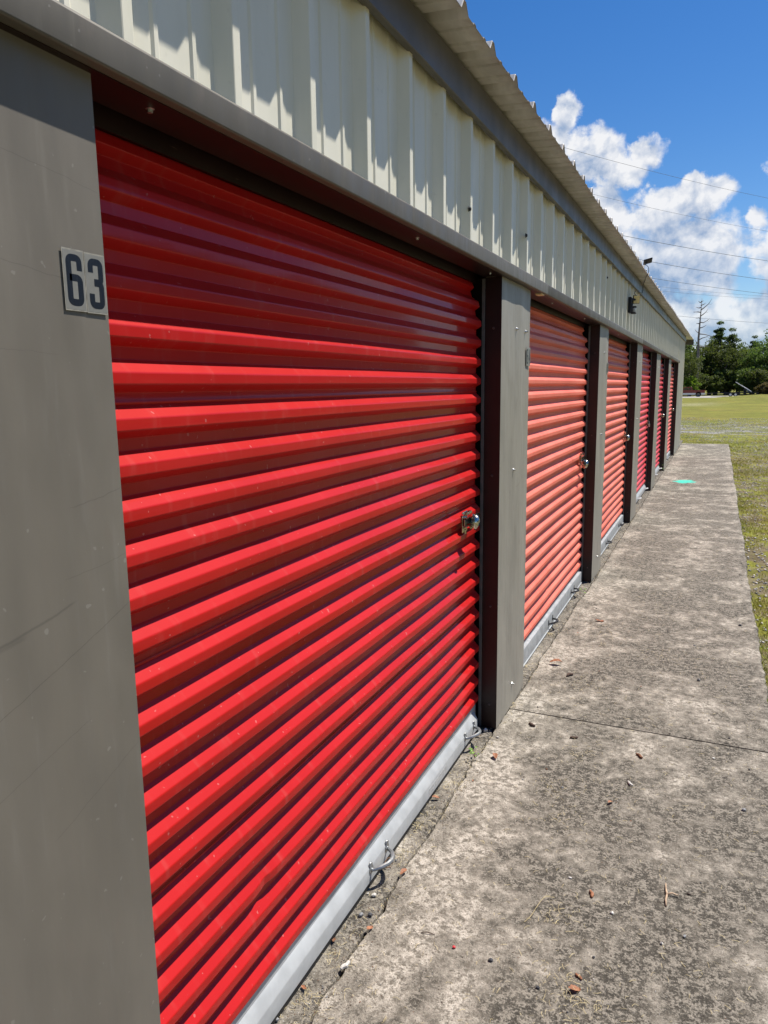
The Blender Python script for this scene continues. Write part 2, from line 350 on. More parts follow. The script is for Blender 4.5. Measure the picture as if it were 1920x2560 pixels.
# ------------------------------------------------------------------ concrete
def concrete(name, dark=0.0):
    m, t, b, pos = mat(name); x_, y_, z_ = t.sep(pos)
    big = t.noise(pos, 2.0, 3, 0.5); M_ = t.noise(t.mapping(pos, (1.15, 1, 1)), 9, 6, 0.68); S_ = t.noise(pos, 36, 6, 0.7); T_ = t.noise(pos, 120, 4, 0.7); tiny = t.noise(pos, 330, 3, 0.6)
    fine = t.m('ADD', t.m('MULTIPLY', S_, 0.5), t.m('MULTIPLY', T_, 0.5))
    # sandy cement face: warm tan with pale scaled flecks and darker fines
    base = t.mix(t.ramp(S_, 0.42, 0.58), (0.250, 0.222, 0.180), (0.435, 0.388, 0.322))
    base = t.mix(t.ramp(fine, 0.42, 0.49, 0.75, 0), base, (0.12, 0.103, 0.080))
    base = t.mix(t.ramp(fine, 0.50, 0.57, 0, 0.85), base, (0.62, 0.56, 0.475))
    # black-grey weathering film with ragged edges
    s = t.m('ADD', t.m('ADD', t.m('MULTIPLY', big, 0.8), t.m('MULTIPLY', M_, 1.0)), t.m('ADD', t.m('MULTIPLY', S_, 0.85), t.m('MULTIPLY', T_, 0.6)))
    s = t.m('ADD', s, t.m('ADD', t.m('MULTIPLY', t.ramp(x_, 0.05, 0.48, -0.14, 0.03), t.ramp(y_, 3.5, 8.0, 1.0, 0.3)), t.ramp(x_, 0.95, 1.15, 0.0, -0.08)))
    stain = t.ramp(s, 1.50-dark*1.8, 1.625-dark*1.8)
    scol = t.mix(t.ramp(fine, 0.46, 0.56), (0.040, 0.0355, 0.028), (0.255, 0.226, 0.182))
    c = t.mix(t.m('MULTIPLY', stain, 0.90), base, scol)
    c = t.mix(t.ramp(tiny, 0.36, 0.50, 0.45, 0), c, (0.05, 0.043, 0.034))
    pits = t.ramp(t.noise(pos, 120, 3, 0.5), 0.655, 0.70)
    c = t.mix(t.m('MULTIPLY', pits, 0.75), c, (0.045, 0.038, 0.03))
    agg = t.node('ShaderNodeTexVoronoi'); t.set(agg.inputs['Vector'], pos); agg.inputs['Scale'].default_value = 150
    ag = t.ramp(t.sep(agg.outputs['Color'])[0], 0.90, 0.93); ad = t.ramp(agg.outputs['Distance'], 0.25, 0.4, 1, 0)
    c = t.mix(t.m('MULTIPLY', t.m('MULTIPLY', ag, ad), 0.5), c, (0.10, 0.09, 0.085))
    sm = S_; gr_ = T_
    x, y, z = t.sep(pos)
    # greenish spray paint blot with a broken outline
    qa = t.m('MULTIPLY', t.m('SUBTRACT', x, 0.43), 1/0.165); qb = t.m('MULTIPLY', t.m('SUBTRACT', y, 13.1), 1/0.24)
    rr = t.m('SQRT', t.m('ADD', t.m('MULTIPLY', qa, qa), t.m('MULTIPLY', qb, qb)))
    rr = t.m('ADD', rr, t.m('MULTIPLY_ADD', t.noise(pos, 9, 6, 0.7), 2.2, -1.1))
    c = t.mix(t.ramp(rr, 0.75, 1.05, 0.92, 0), c, (0.05, 0.55, 0.42))
    t.set(b.inputs['Base Color'], c); b.inputs['Roughness'].default_value = 0.88; b.inputs['Specular IOR Level'].default_value = 0.25
    h = t.m('ADD', t.m('ADD', t.m('MULTIPLY', sm, 1.0), t.m('MULTIPLY', gr_, 1.1)), t.m('MULTIPLY', pits, -0.5))
    t.set(b.inputs['Normal'], t.bump(h, 0.9, 0.006)); return m
M_CONC = concrete("stained_concrete"); M_STRIP = concrete("dirty_foundation_concrete", 0.09)
CR = [(-2,0),(0,.004),(1.393,.004),(1.462,-.005),(1.512,-.002),(1.567,.008),(1.629,0),(1.692,.001),(1.753,.004),(1.841,.008),(1.938,0),(2.01,0),(2.113,-.006),(2.241,0),(2.402,0),(2.575,-.012),(2.692,-.002),(2.84,-.012),(2.94,-.004),(3.079,-.006),(3.15,-.01),
      (3.842,-.002),(4.105,-.01),(4.3,-.009),(4.57,-.003),(4.806,-.001),(5.084,-.004),(5.293,-.009),(5.469,-.006),(5.633,.006),(21,0),(30,0)]
rng = np.random.default_rng(5)
crng = np.random.default_rng(9); cry = np.arange(-3, 23, 0.012)
def rough1(step, amp):
    k = np.arange(-3, 23, step); return np.interp(cry, k, crng.normal(0, amp, len(k)))
crw = rough1(.05, .0022) + rough1(.2, .003) + crng.normal(0, .0008, len(cry))
crx = np.interp(cry, [c[0] for c in CR], [c[1] for c in CR]) + crw
gapw = 0.0042 + 0.0032*np.abs(rough1(.09, 1.0)) + np.abs(crng.normal(0, .0008, len(cry)))
WALK = 1.185
def slab(y0, y1):
    pts = []
    yy = [y for y in cry if y0 < y < y1]; yy = [y0]+yy+[y1]
    for y in yy:
        e = float(np.interp(y, cry, crx)+np.interp(y, cry, gapw)*0.5)
        edge = WALK + 0.006*math.sin(y*1.7) + 0.004*math.sin(y*6.1+1) + 0.003*math.sin(y*23) + 0.004*math.sin(y*57)*math.sin(y*3.3)
        dz = 0.0012*math.sin(y*9)+0.001*math.sin(y*31)
        drop = -0.004 if min(y-y0, y1-y) < 0.006 else 0
        pts.append([(e, y, -0.10), (e-0.0004, y, -0.006+drop), (e+0.003, y, -0.0005+dz*.5+drop), (e+0.02, y, drop), (0.5, y, drop), (edge-0.02, y, drop), (edge-0.004, y, -0.003+drop), (edge, y, -0.012+drop), (edge, y, -0.10)])
    mb = MB().grid(pts)
    n = len(pts[0]); mb.f += [tuple(range(n)), tuple(range(len(mb.v)-n, len(mb.v)))]; mb.fm += [0, 0]
    return tag(mb.build("sidewalk", M_CONC), kind='structure')
JX = [(-2.6, 3.418), (3.428, 11.81), (11.818, 21.72)]
for a, b in JX: slab(a, b)
pts = []
for y in cry:
    e = float(np.interp(y, cry, crx)-np.interp(y, cry, gapw)*0.5)
    pts.append([(-0.5, y, -0.0025), (-0.03, y, -0.0035), (e-0.016, y, -0.005), (e-0.003, y, -0.009), (e, y, -0.02), (e, y, -0.10)])
tag(MB().grid(pts).build("foundation_strip", M_STRIP), kind='structure')
tag(MB().box((-9.0, -2.6, -0.3), (1.18, 21.7, -0.034)).build("slab_bed", simple("dark_soil", (0.03, 0.025, 0.018), 0.95, 0, 0.3, 30)), kind='structure')

# ------------------------------------------------------------------ the building
TILT = lambda y: 0.0062*(y-2.0)
L = [0.0, 3.17, 6.03, 8.92, 11.80, 14.66, 17.91]      # left (near) edge of each post after a door; index 0 unused
Rr = [0.8956, 3.71, 6.56, 9.60, 12.58, 15.42]          # far edge of post = near edge of next door
ENDY = 20.75
B = empty("storage_building", (0, 9, 0), "long cream metal self storage building with red roll-up doors and taupe posts", "building")
parts = []
def part(o, parent=None):
    o.parent = parent or B
    return o

# upper cream wall with tall ribs
def wall_profile(y0, y1):
    P = []; k0 = math.floor((y0-0.978)/0.2925)-1
    c = 0.978 + k0*0.2925
    while c < y1+0.3:
        for dy, x in [(-.0355,-.030),(-.0125,-.001),(-.0105,0.0),(.0105,0.0),(.0125,-.001),(.0355,-.030),
                      (.085,-.030),(.0905,-.026),(.1005,-.026),(.106,-.030),(.1865,-.030),(.192,-.026),(.202,-.026),(.2075,-.030)]:
            P.append((c+dy, x))
        c += 0.2925
    P = [p for p in P if y0 < p[0] < y1]
    return [(y0, -.030)] + P + [(y1, -.030)]
mb = MB()
p1 = wall_profile(-2.0, 17.93); p2 = wall_profile(17.93, ENDY)
mb.grid([[(x, y, 2.085), (x, y, 2.30+TILT(y)*.5), (x, y, 2.66+TILT(y))] for y, x in p1])
mb.grid([[(x, y, 0.004), (x, y, 1.0), (x, y, 2.085), (x, y, 2.30+TILT(y)*.5), (x, y, 2.66+TILT(y))] for y, x in p2])
wp = part(mb.build("wall_panel", M_CREAM))
for yy, zz in [(3.575, 2.30), (6.3, 2.45), (2.72, 2.245)]:
    part(MB().lathe([(0.0, .006), (.006, .006), (.008, 0), (.011, -.002)], (0.0 if yy != 2.72 else -.004, yy, zz), 'x', 12).build("screw", M_RUB), wp)
# corner trim and end / back walls
part(MB().box((-.034, ENDY-.012, 0.004), (.004, ENDY+.006, 2.78)).build("corner_trim", M_CREAM, bevel=.002))
mb = MB(); prof = [(-.034, 0.003), (-9.0, 0.003), (-9.0, 2.70), (-4.5, 3.05), (-.034, 2.72)]
mb.add([(x, ENDY+.002, z) for x, z in prof]+[(x, ENDY-.03, z) for x, z in prof], [(0,1,2,3,4),(9,8,7,6,5)]+[(i,(i+1)%5,5+(i+1)%5,5+i) for i in range(5)])
part(mb.build("end_wall", M_CREAM))
part(MB().box((-9.03, -2.0, 0.003), (-9.0, ENDY-.04, 2.68)).build("back_wall", M_CREAM))
part(MB().box((-8.98, -2.02, 0.003), (-.11, -1.98, 2.6)).build("near_wall", M_CREAM))

# header trim in lapped lengths
def header(y0, y1, dx):
    x1 = .032+dx
    return part(MB().prism_y([(-.028, 2.0665), (x1-.003, 2.065), (x1, 2.068), (x1+.001, 2.114), (x1-.003, 2.1195), (-.028, 2.1225)], y0, y1).build("header_trim", M_TRIM, bevel=.0012, angle=rad(40)))
for a, b, dx in [(-2.0, 3.935, 0.0015), (3.925, 9.2, 0), (9.19, 14.3, 0.0012), (14.29, 17.955, 0)]: header(a, b, dx)
sof = part(MB().box((-.085, -2.0, 2.0672), (-.0285, 17.95, 2.084)).build("soffit", M_BROWN, bevel=.001))
part(MB().box((-.0285, -2.0, 2.0640), (.012, 17.95, 2.0652)).build("soffit", M_BROWN))
part(MB().box((-.20, -2.0, 2.045), (-.118, 17.95, 2.20)).build("lintel", M_BROWN))
for yy in (1.04, 2.24, 3.05, 4.3, 5.4, 7.3, 8.4):
    part(MB().lathe([(.0, -.006), (.0045, -.006), (.005, -.001), (.008, 0)], (-.02, yy, 2.0635), 'z', 8).build("screw", M_ZINC), sof)
part(MB().box((-.01, 3.83, 2.058), (.022, 3.90, 2.0645)).build("shim", simple("pale_wood_shim", (.65, .5, .28), .7)))

# posts
def post(i, y0, y1, m, screws):
    W = y1-y0; mb = MB(); cols = []
    n = 9; rows = 22
    rr = random.Random(i*7+1)
    ph = rr.random()*6
    for a in range(rows+1):
        z = 0.003 + (2.066-0.003)*a/rows; row = []
        for c in range(n+1):
            u = c/n; bow = 0.0045*math.exp(-((u-.62)/.16)**2) - 0.002*u
            x = (bow + 0.0012*math.sin(z*3.1+ph+u*5) - 0.0012) if i else 0.0005*math.sin(z*3.1+u*5)
            if c in (0, n): x -= 0.0015
            row.append((x, y0+.0015+(W-.003)*u, z))
        cols.append(row)
    mb.grid(cols)
    for yy in (y0, y1):
        mb.grid([[(cols[a][0 if yy == y0 else -1][0]-.0015, yy, cols[a][0][2]), (-.072, yy, cols[a][0][2])] for a in range(rows+1)])
        mb.grid([[cols[a][0 if yy == y0 else -1], (cols[a][0 if yy == y0 else -1][0]-.0015, yy, cols[a][0][2])] for a in range(rows+1)])
    mb.add([(-.072, y0, .003), (-.072, y1, .003), (-.072, y1, 2.066), (-.072, y0, 2.066)], [(0, 1, 2, 3)])
    p = part(mb.build("door_post", m, angle=rad(25)))
    if i > 0:
        j = part(MB().box((-.0735, y0-.0022, .003), (-.0008, y0-.0004, 2.064)).build("jamb", M_BROWN, bevel=.0005), p)
        for z in (1.85, 1.207, 0.60, 0.12):
            if i < 5: part(MB().lathe([(.0, -.0035), (.0035, -.0035), (.006, 0)], (-.036, y0-.0022, z), 'y', 10).build("screw", simple_dark), p)
    for yy, z in screws:
        part(MB().lathe([(.0, .011), (.0035, .010), (.0042, .004), (.007, .001), (.009, -.004)], (0.002, yy, z), 'x', 8).build("screw", M_ZINC), p)
    return p
simple_dark = simple("brown_screw", (0.09, 0.06, 0.055), 0.4, 0.3)
P = [post(0, -1.6, Rr[0], M_POST0, [(0.655, 1.428)])]
P.append(post(1, L[1], Rr[1], M_POST, [(3.423, 1.861), (3.405, 1.209), (3.45, 0.12), (3.60, 1.86)]))
P.append(post(2, L[2], Rr[2], M_POST, [(6.28, 1.86), (6.27, 1.20), (6.3, .16)]))
P.append(post(3, L[3], Rr[3], M_POST, [(9.22, 1.86), (9.2, 1.2)]))
P.append(post(4, L[4], Rr[4], M_POST, [(12.15, 1.86)]))
P.append(post(5, L[5], Rr[5], M_POST, []))
ej = part(MB().box((-.075, L[6], .003), (.002, L[6]+.075, 2.064)).build("door_post", M_BROWN, bevel=.001))

# number stickers
def ribbon(path, w, x, y0, z0, sx, sz, th=.0004):
    """stroke of constant width along a path given in unit cell coordinates"""
    mb = MB(); pts = [Vector((p[0]*sx, p[1]*sz)) for p in path]; Lf, Rt = [], []
    for i, p in enumerate(pts):
        a = pts[max(i-1, 0)]; b = pts[min(i+1, len(pts)-1)]; t = (b-a).normalized(); nn = Vector((-t.y, t.x))*w/2
        Lf.append(p+nn); Rt.append(p-nn)
    mb.grid([[(x, y0+q.x, z0+q.y), (x, y0+r.x, z0+r.y)] for q, r in zip(Lf, Rt)])
    return mb
def rounded(path, r=0.16, n=6):
    out_ = [path[0]]
    for i in range(1, len(path)-1):
        p = Vector(path[i]); a = Vector(path[i-1]); b = Vector(path[i+1])
        asp = Vector((1, .45))
        d1 = (a-p); d2 = (b-p)
        l1 = min(r, abs(d1.x)*.5 + abs(d1.y)*.5/.45*1.0); l2 = min(r, abs(d2.x)*.5 + abs(d2.y)*.5/.45)
        q1 = p + Vector((math.copysign(min(r, abs(d1.x)*.5), d1.x) if abs(d1.x) > 1e-6 else 0, math.copysign(min(r*.45, abs(d1.y)*.5), d1.y) if abs(d1.y) > 1e-6 else 0))
        q2 = p + Vector((math.copysign(min(r, abs(d2.x)*.5), d2.x) if abs(d2.x) > 1e-6 else 0, math.copysign(min(r*.45, abs(d2.y)*.5), d2.y) if abs(d2.y) > 1e-6 else 0))
        for k in range(n+1):
            s = k/n; v = q1*(1-s)**2 + p*2*s*(1-s) + q2*s*s; out_.append((v.x, v.y))
    out_.append(path[-1]); return out_
l_, r_, t_, b_ = .27, .76, .86, .14
DIG = {'6': [[(r_, .66), (r_, t_), (l_, t_), (l_, b_), (r_, b_), (r_, .54), (l_+.02, .54)]],
       '3': [[(l_, .68), (l_, t_), (r_, t_), (r_, .525), (.42, .525)], [(.42, .515), (r_, .515), (r_, b_), (l_, b_), (l_, .33)]],
       '4': [[(.62, b_-.06), (.62, t_+.05)], [(.62, t_), (.22, .36), (.86, .36)]],
       '5': [[(r_, t_), (l_, t_), (l_, .53), (r_, .56), (r_, b_), (l_, b_), (l_, .32)]]}
M_STK = simple("clear_grey_sticker", (0.212, 0.206, 0.184), 0.35, 0, 0.05, 60)
M_STKE = simple("sticker_edge_glue", (0.275, 0.258, 0.215), 0.6, 0, 0.2, 90)
def inkm():
    m, t, b, pos = mat("navy_black_ink"); n = t.noise(t.mapping(pos, (1, 200, 40)), 1.5, 5, .7)
    t.set(b.inputs['Base Color'], t.mix(t.ramp(n, .5, .75, 0, .55), (0.006, 0.008, 0.014), (0.04, 0.04, 0.043))); b.inputs['Roughness'].default_value = .35; return m
M_INK = inkm()
def sticker(ch, post_, y0, z0, w, h, x):
    s = MB().box((x, y0, z0), (x+.0003, y0+w, z0+h)).build("number_sticker", M_STKE); s.parent = post_
    e = .0022; mb = MB(); mb.box((x+.0002, y0+e*.7, z0+e), (x+.00045, y0+w-e*.7, z0+h-e))
    o = mb.build("sticker_face", M_STK); o.parent = post_
    mb = MB()
    for i, pth in enumerate(DIG[ch]):
        rb = ribbon(rounded(pth, .17), w*.245, x+.0006+i*.0001, y0, z0, w, h); mb.add(rb.v, rb.f)
    o = mb.build("digit", M_INK); o.parent = post_
sticker('6', P[0], .8095, 1.7180, .0405, .0880, .00055); sticker('3', P[0], .8508, 1.7172, .0400, .0880, .00055)
sticker('6', P[1], 3.618, 1.70, .040, .088, .0016); sticker('4', P[1], 3.6585, 1.70, .040, .088, .0016)
sticker('6', P[2], 6.468, 1.70, .040, .088, .0016); sticker('5', P[2], 6.509, 1.70, .040, .088, .0016)

# roll-up doors
XC, XV, PER = -.080, -.1030, .0815
def curtain_profile(zt=2.07, z0=.111):
    P_ = []; k = 0; z = z0; skip = False
    seam = {5, 11, 17}
    while z < zt:
        # (dz from bottom of period, x) : valley, lower slope, crest, upper slope
        cs = [(0, XV), (.0212, XV), (.0355, XC), (.0568, XC), (.0800, XV), (.0815, XV)]; zz = [cs[0]]
        for j in range(1, 5):
            p_, a_, b2 = Vector(cs[j]), Vector(cs[j-1]), Vector(cs[j+1]); cut = (.0014, .0022, .0030, .0010)[j-1]
            q1 = p_+(a_-p_).normalized()*min(cut, (a_-p_).length*.45); q2 = p_+(b2-p_).normalized()*min(cut, (b2-p_).length*.45)
            for kk in range(4):
                tt = kk/3; v_ = q1*(1-tt)**2+p_*2*tt*(1-tt)+q2*tt*tt; zz.append((v_.x, v_.y))
        for dz, x in zz:
            if not (skip and dz == 0): P_.append((x, z+dz))
        skip = False
        if k in seam:
            P_.append((XV+.0032, z+PER+.0005)); P_.append((XV+.0034, z+PER-.0004+.0058)); P_.append((XV, z+PER+.0062)); skip = True
        k += 1; z += PER
    P_ = sorted(P_, key=lambda q: q[1]) if False else P_
    res = []
    for x, zq in P_:
        if zq > 1.86: x -= (zq-1.86)**2*1.3
        if zq < 2.09: res.append((x, zq))
    return res
def handle(y, z, mtl, parent, w=.062):
    mb = MB(); x0 = -.0705
    path = [(x0+.003, y-w, z-.008), (x0+.010, y-w*.93, z-.006), (x0+.030, y-w*.66, z-.002), (x0+.043, y-w*.30, z), (x0+.046, y, z), (x0+.043, y+w*.30, z), (x0+.030, y+w*.66, z-.002), (x0+.010, y+w*.93, z-.006), (x0+.003, y+w, z-.008)]
    mb.tube(path, [.0045, .006, .0068, .0075, .0078, .0075, .0068, .006, .0045], 8)
    for s in (-1, 1):
        for q in (0,):
            mb.lathe([(.0, .0065), (.004, .006), (.0055, .0035), (.0135, .003), (.0155, .001), (.0155, -.002)], (x0, y+s*w, z-.004), 'x', 14)
            mb.lathe([(.0, .003), (.009, .0028), (.0105, .001), (.0105, -.002)], (x0, y+s*(w+.002), z+.012), 'x', 12)
    o = mb.build("pull_handle", mtl, smooth=False, angle=rad(40)); o.parent = parent; return o
def latch(y, z, parent, mtl):
    mb = MB(); x0 = XC+.001
    mb.box((x0, y-.050, z-.044), (x0+.003, y+.016, z+.044)); mb.box((x0, y-.058, z+.030), (x0+.010, y-.040, z+.040)); mb.box((x0+.003, y-.040, z+.016), (x0+.020, y+.004, z+.020)); mb.box((x0+.003, y-.040, z-.020), (x0+.020, y+.004, z-.016))
    mb.box((x0+.008, y-.05, z-.013), (x0+.014, y+.17, z+.013)); mb.box((x0+.003, y-.025, z-.052), (x0+.006, y-.008, z-.034)); mb.box((x0+.003, y-.028, z+.030), (x0+.018, y+.034, z+.041))
    o = mb.build("latch", mtl, bevel=.001); o.parent = parent; return o
def door(i, y0, y1, m, bar, hnd, ys, barstyle=0, zl=1.04):
    prof = curtain_profile(); n = 46; rr = random.Random(i*31+5)
    dents = [(rr.uniform(y0+.2, y1-.1), rr.uniform(.3, 1.7), rr.uniform(.03, .09), rr.uniform(-.003, .0015)) for _ in range(7)]
    if i == 1: dents += [(1.36, .40, .022, -.007), (2.75, 1.09, .012, -.004)]
    if i == 2: dents += [(5.45, 1.06, .035, -.006), (4.75, .33, .03, -.005)]
    yy = np.linspace(y0+.022, y1-.036, n)
    extra = [d[0]+k*d[2]*.5 for d in dents for k in (-2, -1, 0, 1, 2)]
    yy = sorted(set([y for y in list(yy)+extra if y0+.021 < y < y1-.035]))
    rows = []
    for y in yy:
        row = []
        for x, z in prof:
            q = x + .0009*math.sin(y*4.1+z*2.3+i) + .0006*math.sin(y*11+z*7)
            for dy, dz, s, a in dents: q += a*math.exp(-((y-dy)/s)**2-((z-dz)/s)**2)
            row.append((q, y, z + .0009*math.sin(y*2.2+i+z)))
        rows.append(row)
    d = part(MB().grid(rows).build("roll_up_door", m, smooth=True)); wn = d.modifiers.new("wn", "WEIGHTED_NORMAL"); wn.weight = 80
    b1 = y1-.075
    if barstyle == 0:
        pr = [(-.108, .022), (-.071, .020), (-.0700, .0215), (-.0700, .070), (-.0712, .0735), (-.0885, .104), (-.0905, .106), (-.0915, .1285), (-.108, .1285)]
    else:
        pr = [(-.108, .016), (-.071, .014), (-.0700, .0155), (-.0700, .100), (-.0715, .103), (-.0915, .107), (-.0915, .118), (-.108, .118)]
    bb = MB().prism_y(pr, y0+.04, b1).build("bottom_bar", bar, angle=rad(30)); bb.parent = d
    bb = MB().prism_y([(-.12, .022), (-.098, .022), (-.094, .03), (-.094, .135), (-.098, .145), (-.12, .145)], b1+.001, y1-.03).build("bar_end", M_GALVD, bevel=.003); bb.parent = d
    if barstyle: 
        lip = MB().box((-.0715, y0+.04, .006), (-.0640, b1, .0135)).build("bar_lip", M_GALV, bevel=.001); lip.parent = d
    sl = MB().box((-.102, y0+.03, .0005), (-.0735, y1-.03, .0215 if barstyle == 0 else .0055)).build("weather_seal", M_RUB, bevel=.002); sl.parent = d
    for y in ys: handle(y, .066 if barstyle == 0 else .055, hnd, d, .062)
    latch(y1-.245, zl, d, M_CHROME)
    # side tracks
    for yt, sgn in ((y0, 1), (y1, -1)):
        t1 = MB().box((-.0885, min(yt+sgn*.001, yt+sgn*.005), .004), (-.0745, max(yt+sgn*.001, yt+sgn*.005), 2.06)).build("guide_track_and_gap", M_TRACK, bevel=.0006); t1.parent = d
        t2 = MB().box((-.135, min(yt-sgn*.02, yt+sgn*.002), .004), (-.0895, max(yt-sgn*.02, yt+sgn*.002), 2.06)).build("guide_track_and_gap", M_GAP); t2.parent = d  # void-black box: shade of the gap beside the curtain put into its colour
    return d
DR = []
DR.append(door(1, Rr[0], L[1], M_D[0], M_GALV, M_HANDLE, (1.10, 1.995, 2.975)))
DR.append(door(2, Rr[1], L[2], M_D[1], M_GALVD, M_BLACKM, (4.74, 5.55), 1))
DR.append(door(3, Rr[2], L[3], M_D[2], M_GALVD, M_BLACKM, (7.45, 8.45), 1))
DR.append(door(4, Rr[3], L[4], M_D[3], M_GALV, M_WHITEM, (10.5, 11.55)))
DR.append(door(5, Rr[4], L[5], M_D[4], M_GALV, M_WHITEM, (13.4, 14.45)))
DR.append(door(6, Rr[5], L[6], M_D[5], M_GALVD, M_BLACKM, (16.4, 17.4), 1))
tag(DR[0], "bright glossy red roll-up door nearest the camera"); tag(DR[1], "faded salmon roll-up door"); tag(DR[3], "darker crimson roll-up door")
# embossed maker's strip on the bar, worn to illegible strokes
mb = MB(); mb.box((-.0699, 2.46, .036), (-.0694, 2.66, .058)); q = random.Random(3); M_LBL = simple("worn_silver_label", (.50, .51, .51), .4, .3, .2, 120)
lb = mb.build("worn_label", M_LBL); lb.parent = DR[0]
mb = MB(); y = 2.475
while y < 2.645:
    hgt = q.uniform(.006, .013); mb.add([(-.0692, y, .042), (-.0692, y+.0016, .042), (-.0692, y+.003, .042+hgt), (-.0692, y+.0012, .042+hgt)], [(0, 1, 2, 3)]); y += q.uniform(.004, .009)
lb2 = mb.build("worn_lettering", simple("pale_scratch", (.68, .69, .69), .5)); lb2.parent = DR[0]

# black box added right behind the doors so that no light leaks
part(MB().box((-.35, -2.0, .0), (-.14, 18.0, 2.2)).build("interior_light_block", M_GAP))

# eave trim in lengths and roof
def eave(y0, y1, dx=0):
    pts = []
    for y in np.linspace(y0, y1, max(2, int((y1-y0)/0.35))):
        T = TILT(y); wv = .0015*math.sin(y*3.3)+.001*math.sin(y*9.1)
        pts.append([(-.006, y, 2.556+T+wv), (.016+dx, y, 2.5525+T+wv), (.019+dx, y, 2.555+T+wv), (.019+dx+wv, y, 2.61+T), (.017+dx, y, 2.672+T), (-.006, y, 2.674+T)])
    return part(MB().grid(pts).build("eave_trim", M_FASCIA, angle=rad(30)))
eave(-2, 4.885, .0012); eave(4.893, 8.975, 0); eave(8.983, 13.1, .001); eave(13.107, 17.2, 0); eave(17.206, ENDY+.02, .001)
RY = [-2.0+.2925*0]
def roof_profile(y0, y1):
    P_ = []; c = 2.243-.2925*16
    while c < y1+.3:
        for dy, dz in [(-.0335, 0), (-.0315, .0012), (-.0105, .0290), (-.0080, .0310), (.0080, .0310), (.0105, .0290), (.0315, .0012), (.0335, 0), (.083, 0), (.0865, .0060), (.1025, .0060), (.106, 0), (.1865, 0), (.190, .0060), (.206, .0060), (.2095, 0)]:
            P_.append((c+dy, dz))
        c += .2925
    return [(y0, 0)] + [p for p in P_ if y0 < p[0] < y1] + [(y1, 0)]
rp = roof_profile(-2.2, 22.35); mb = MB(); rr = random.Random(11); jag = {}
def rx(y):
    k = int((y+3)/.2925); return .137 + random.Random(k*13).uniform(-.002, .002) + (0.0035*math.sin(y*2.1))
def zroof(x, y): return 2.676 + (.137-x)*.06 + TILT(y)
pts = []
for y, dz in rp:
    e = rx(y); row = []
    for f in (0, .003, .03, .08, .15, .6, 1.5, 3, 4.6):
        x = e-f; row.append((x, y, zroof(x, y)+dz - (0.0015 if f == 0 else 0)))
    pts.append(row)
rf = part(mb.grid(pts).build("roof", M_ROOF)); md = rf.modifiers.new("sheet", 'SOLIDIFY'); md.thickness = .0012; md.offset = 1
mb = MB(); mb.add([(-4.4, -2.2, 2.99), (-9.2, -2.2, 2.66), (-9.2, 22.35, 2.79), (-4.4, 22.35, 3.12), (-4.4, -2.2, 3.02), (-9.2, -2.2, 2.69), (-9.2, 22.35, 2.82), (-4.4, 22.35, 3.15)],
    [(0,1,2,3),(7,6,5,4),(0,4,5,1),(1,5,6,2),(2,6,7,3),(3,7,4,0)]); part(mb.build("roof", M_ROOF))
# rake trim at the far gable overhang
mb = MB(); mb.add([(.15, 22.352, 2.66), (.15, 22.352, 2.81), (-4.4, 22.352, 3.16), (-4.4, 22.352, 3.03), (.15, 22.372, 2.66), (.15, 22.372, 2.81), (-4.4, 22.372, 3.16), (-4.4, 22.372, 3.03)],
    [(0,1,2,3),(7,6,5,4),(0,4,5,1),(1,5,6,2),(2,6,7,3),(3,7,4,0)]); part(mb.build("rake_trim", M_FASCIA))
relocate(B)
def fix_sub(o):
    for c in o.children:
        fix_sub(c)
# (sub-parts hang from parts whose own matrix is the identity in world space, so no offset is needed there)

# ------------------------------------------------------------------ padlocks (things that hang from the latches)
def disc_lock(y, z, label, s=1.0):
    t = empty("padlock", (XC+.03, y, z), label, "padlock", "padlocks on the door latches")
    mb = MB(); mb.lathe([(.0, -.013), (.026, -.013), (.033, -.009), (.035, -.004), (.035, .004), (.033, .009), (.026, .013), (.018, .0145), (.0, .0145)], (0, 0, 0), 'x', 28)
    b = mb.build("lock_body", M_CHROME, t, angle=rad(30)); b.rotation_euler = (0, rad(10), rad(38)); b.location = (.004, .012, 0); b.scale = (s, s, s)
    pa = [(.012+.004*math.cos(a), .022*math.cos(a)+.022, .021*math.sin(a)) for a in np.linspace(-2.2, 2.2, 16)]
    k = MB().tube(pa, .0046, 8).build("shackle", M_CHROME, t, angle=rad(40)); k.scale = (s, s, s)
def square_lock(y, z, label):
    t = empty("padlock", (XC+.03, y, z), label, "padlock", "padlocks on the door latches")
    MB().box((-.011, -.02, -.055), (.011, .02, -.012)).build("lock_body", simple("laminated_steel", (.5, .5, .5), .3, 1), t, bevel=.003)
    pa = [(0, -.013, -.014), (0, -.013, .008), (0, -.009, .018), (0, 0, .022), (0, .009, .018), (0, .013, .008), (0, .013, -.014)]
    MB().tube(pa, .004, 8).build("shackle", M_CHROME, t, angle=rad(40))
disc_lock(2.925, 1.036, "chrome round padlock on the latch of the nearest bright red door")
disc_lock(5.785, 1.0, "chrome round padlock on the latch of the first faded salmon door")
disc_lock(8.675, 1.01, "chrome round padlock on the latch of the second salmon door from the camera")
square_lock(11.56, 1.04, "square bodied padlock hanging on the latch of the crimson fourth door")
disc_lock(14.42, 1.04, "chrome round padlock on the latch of the fifth door from the camera")
disc_lock(17.66, 1.04, "tiny round padlock on the farthest pinkish door", .8)

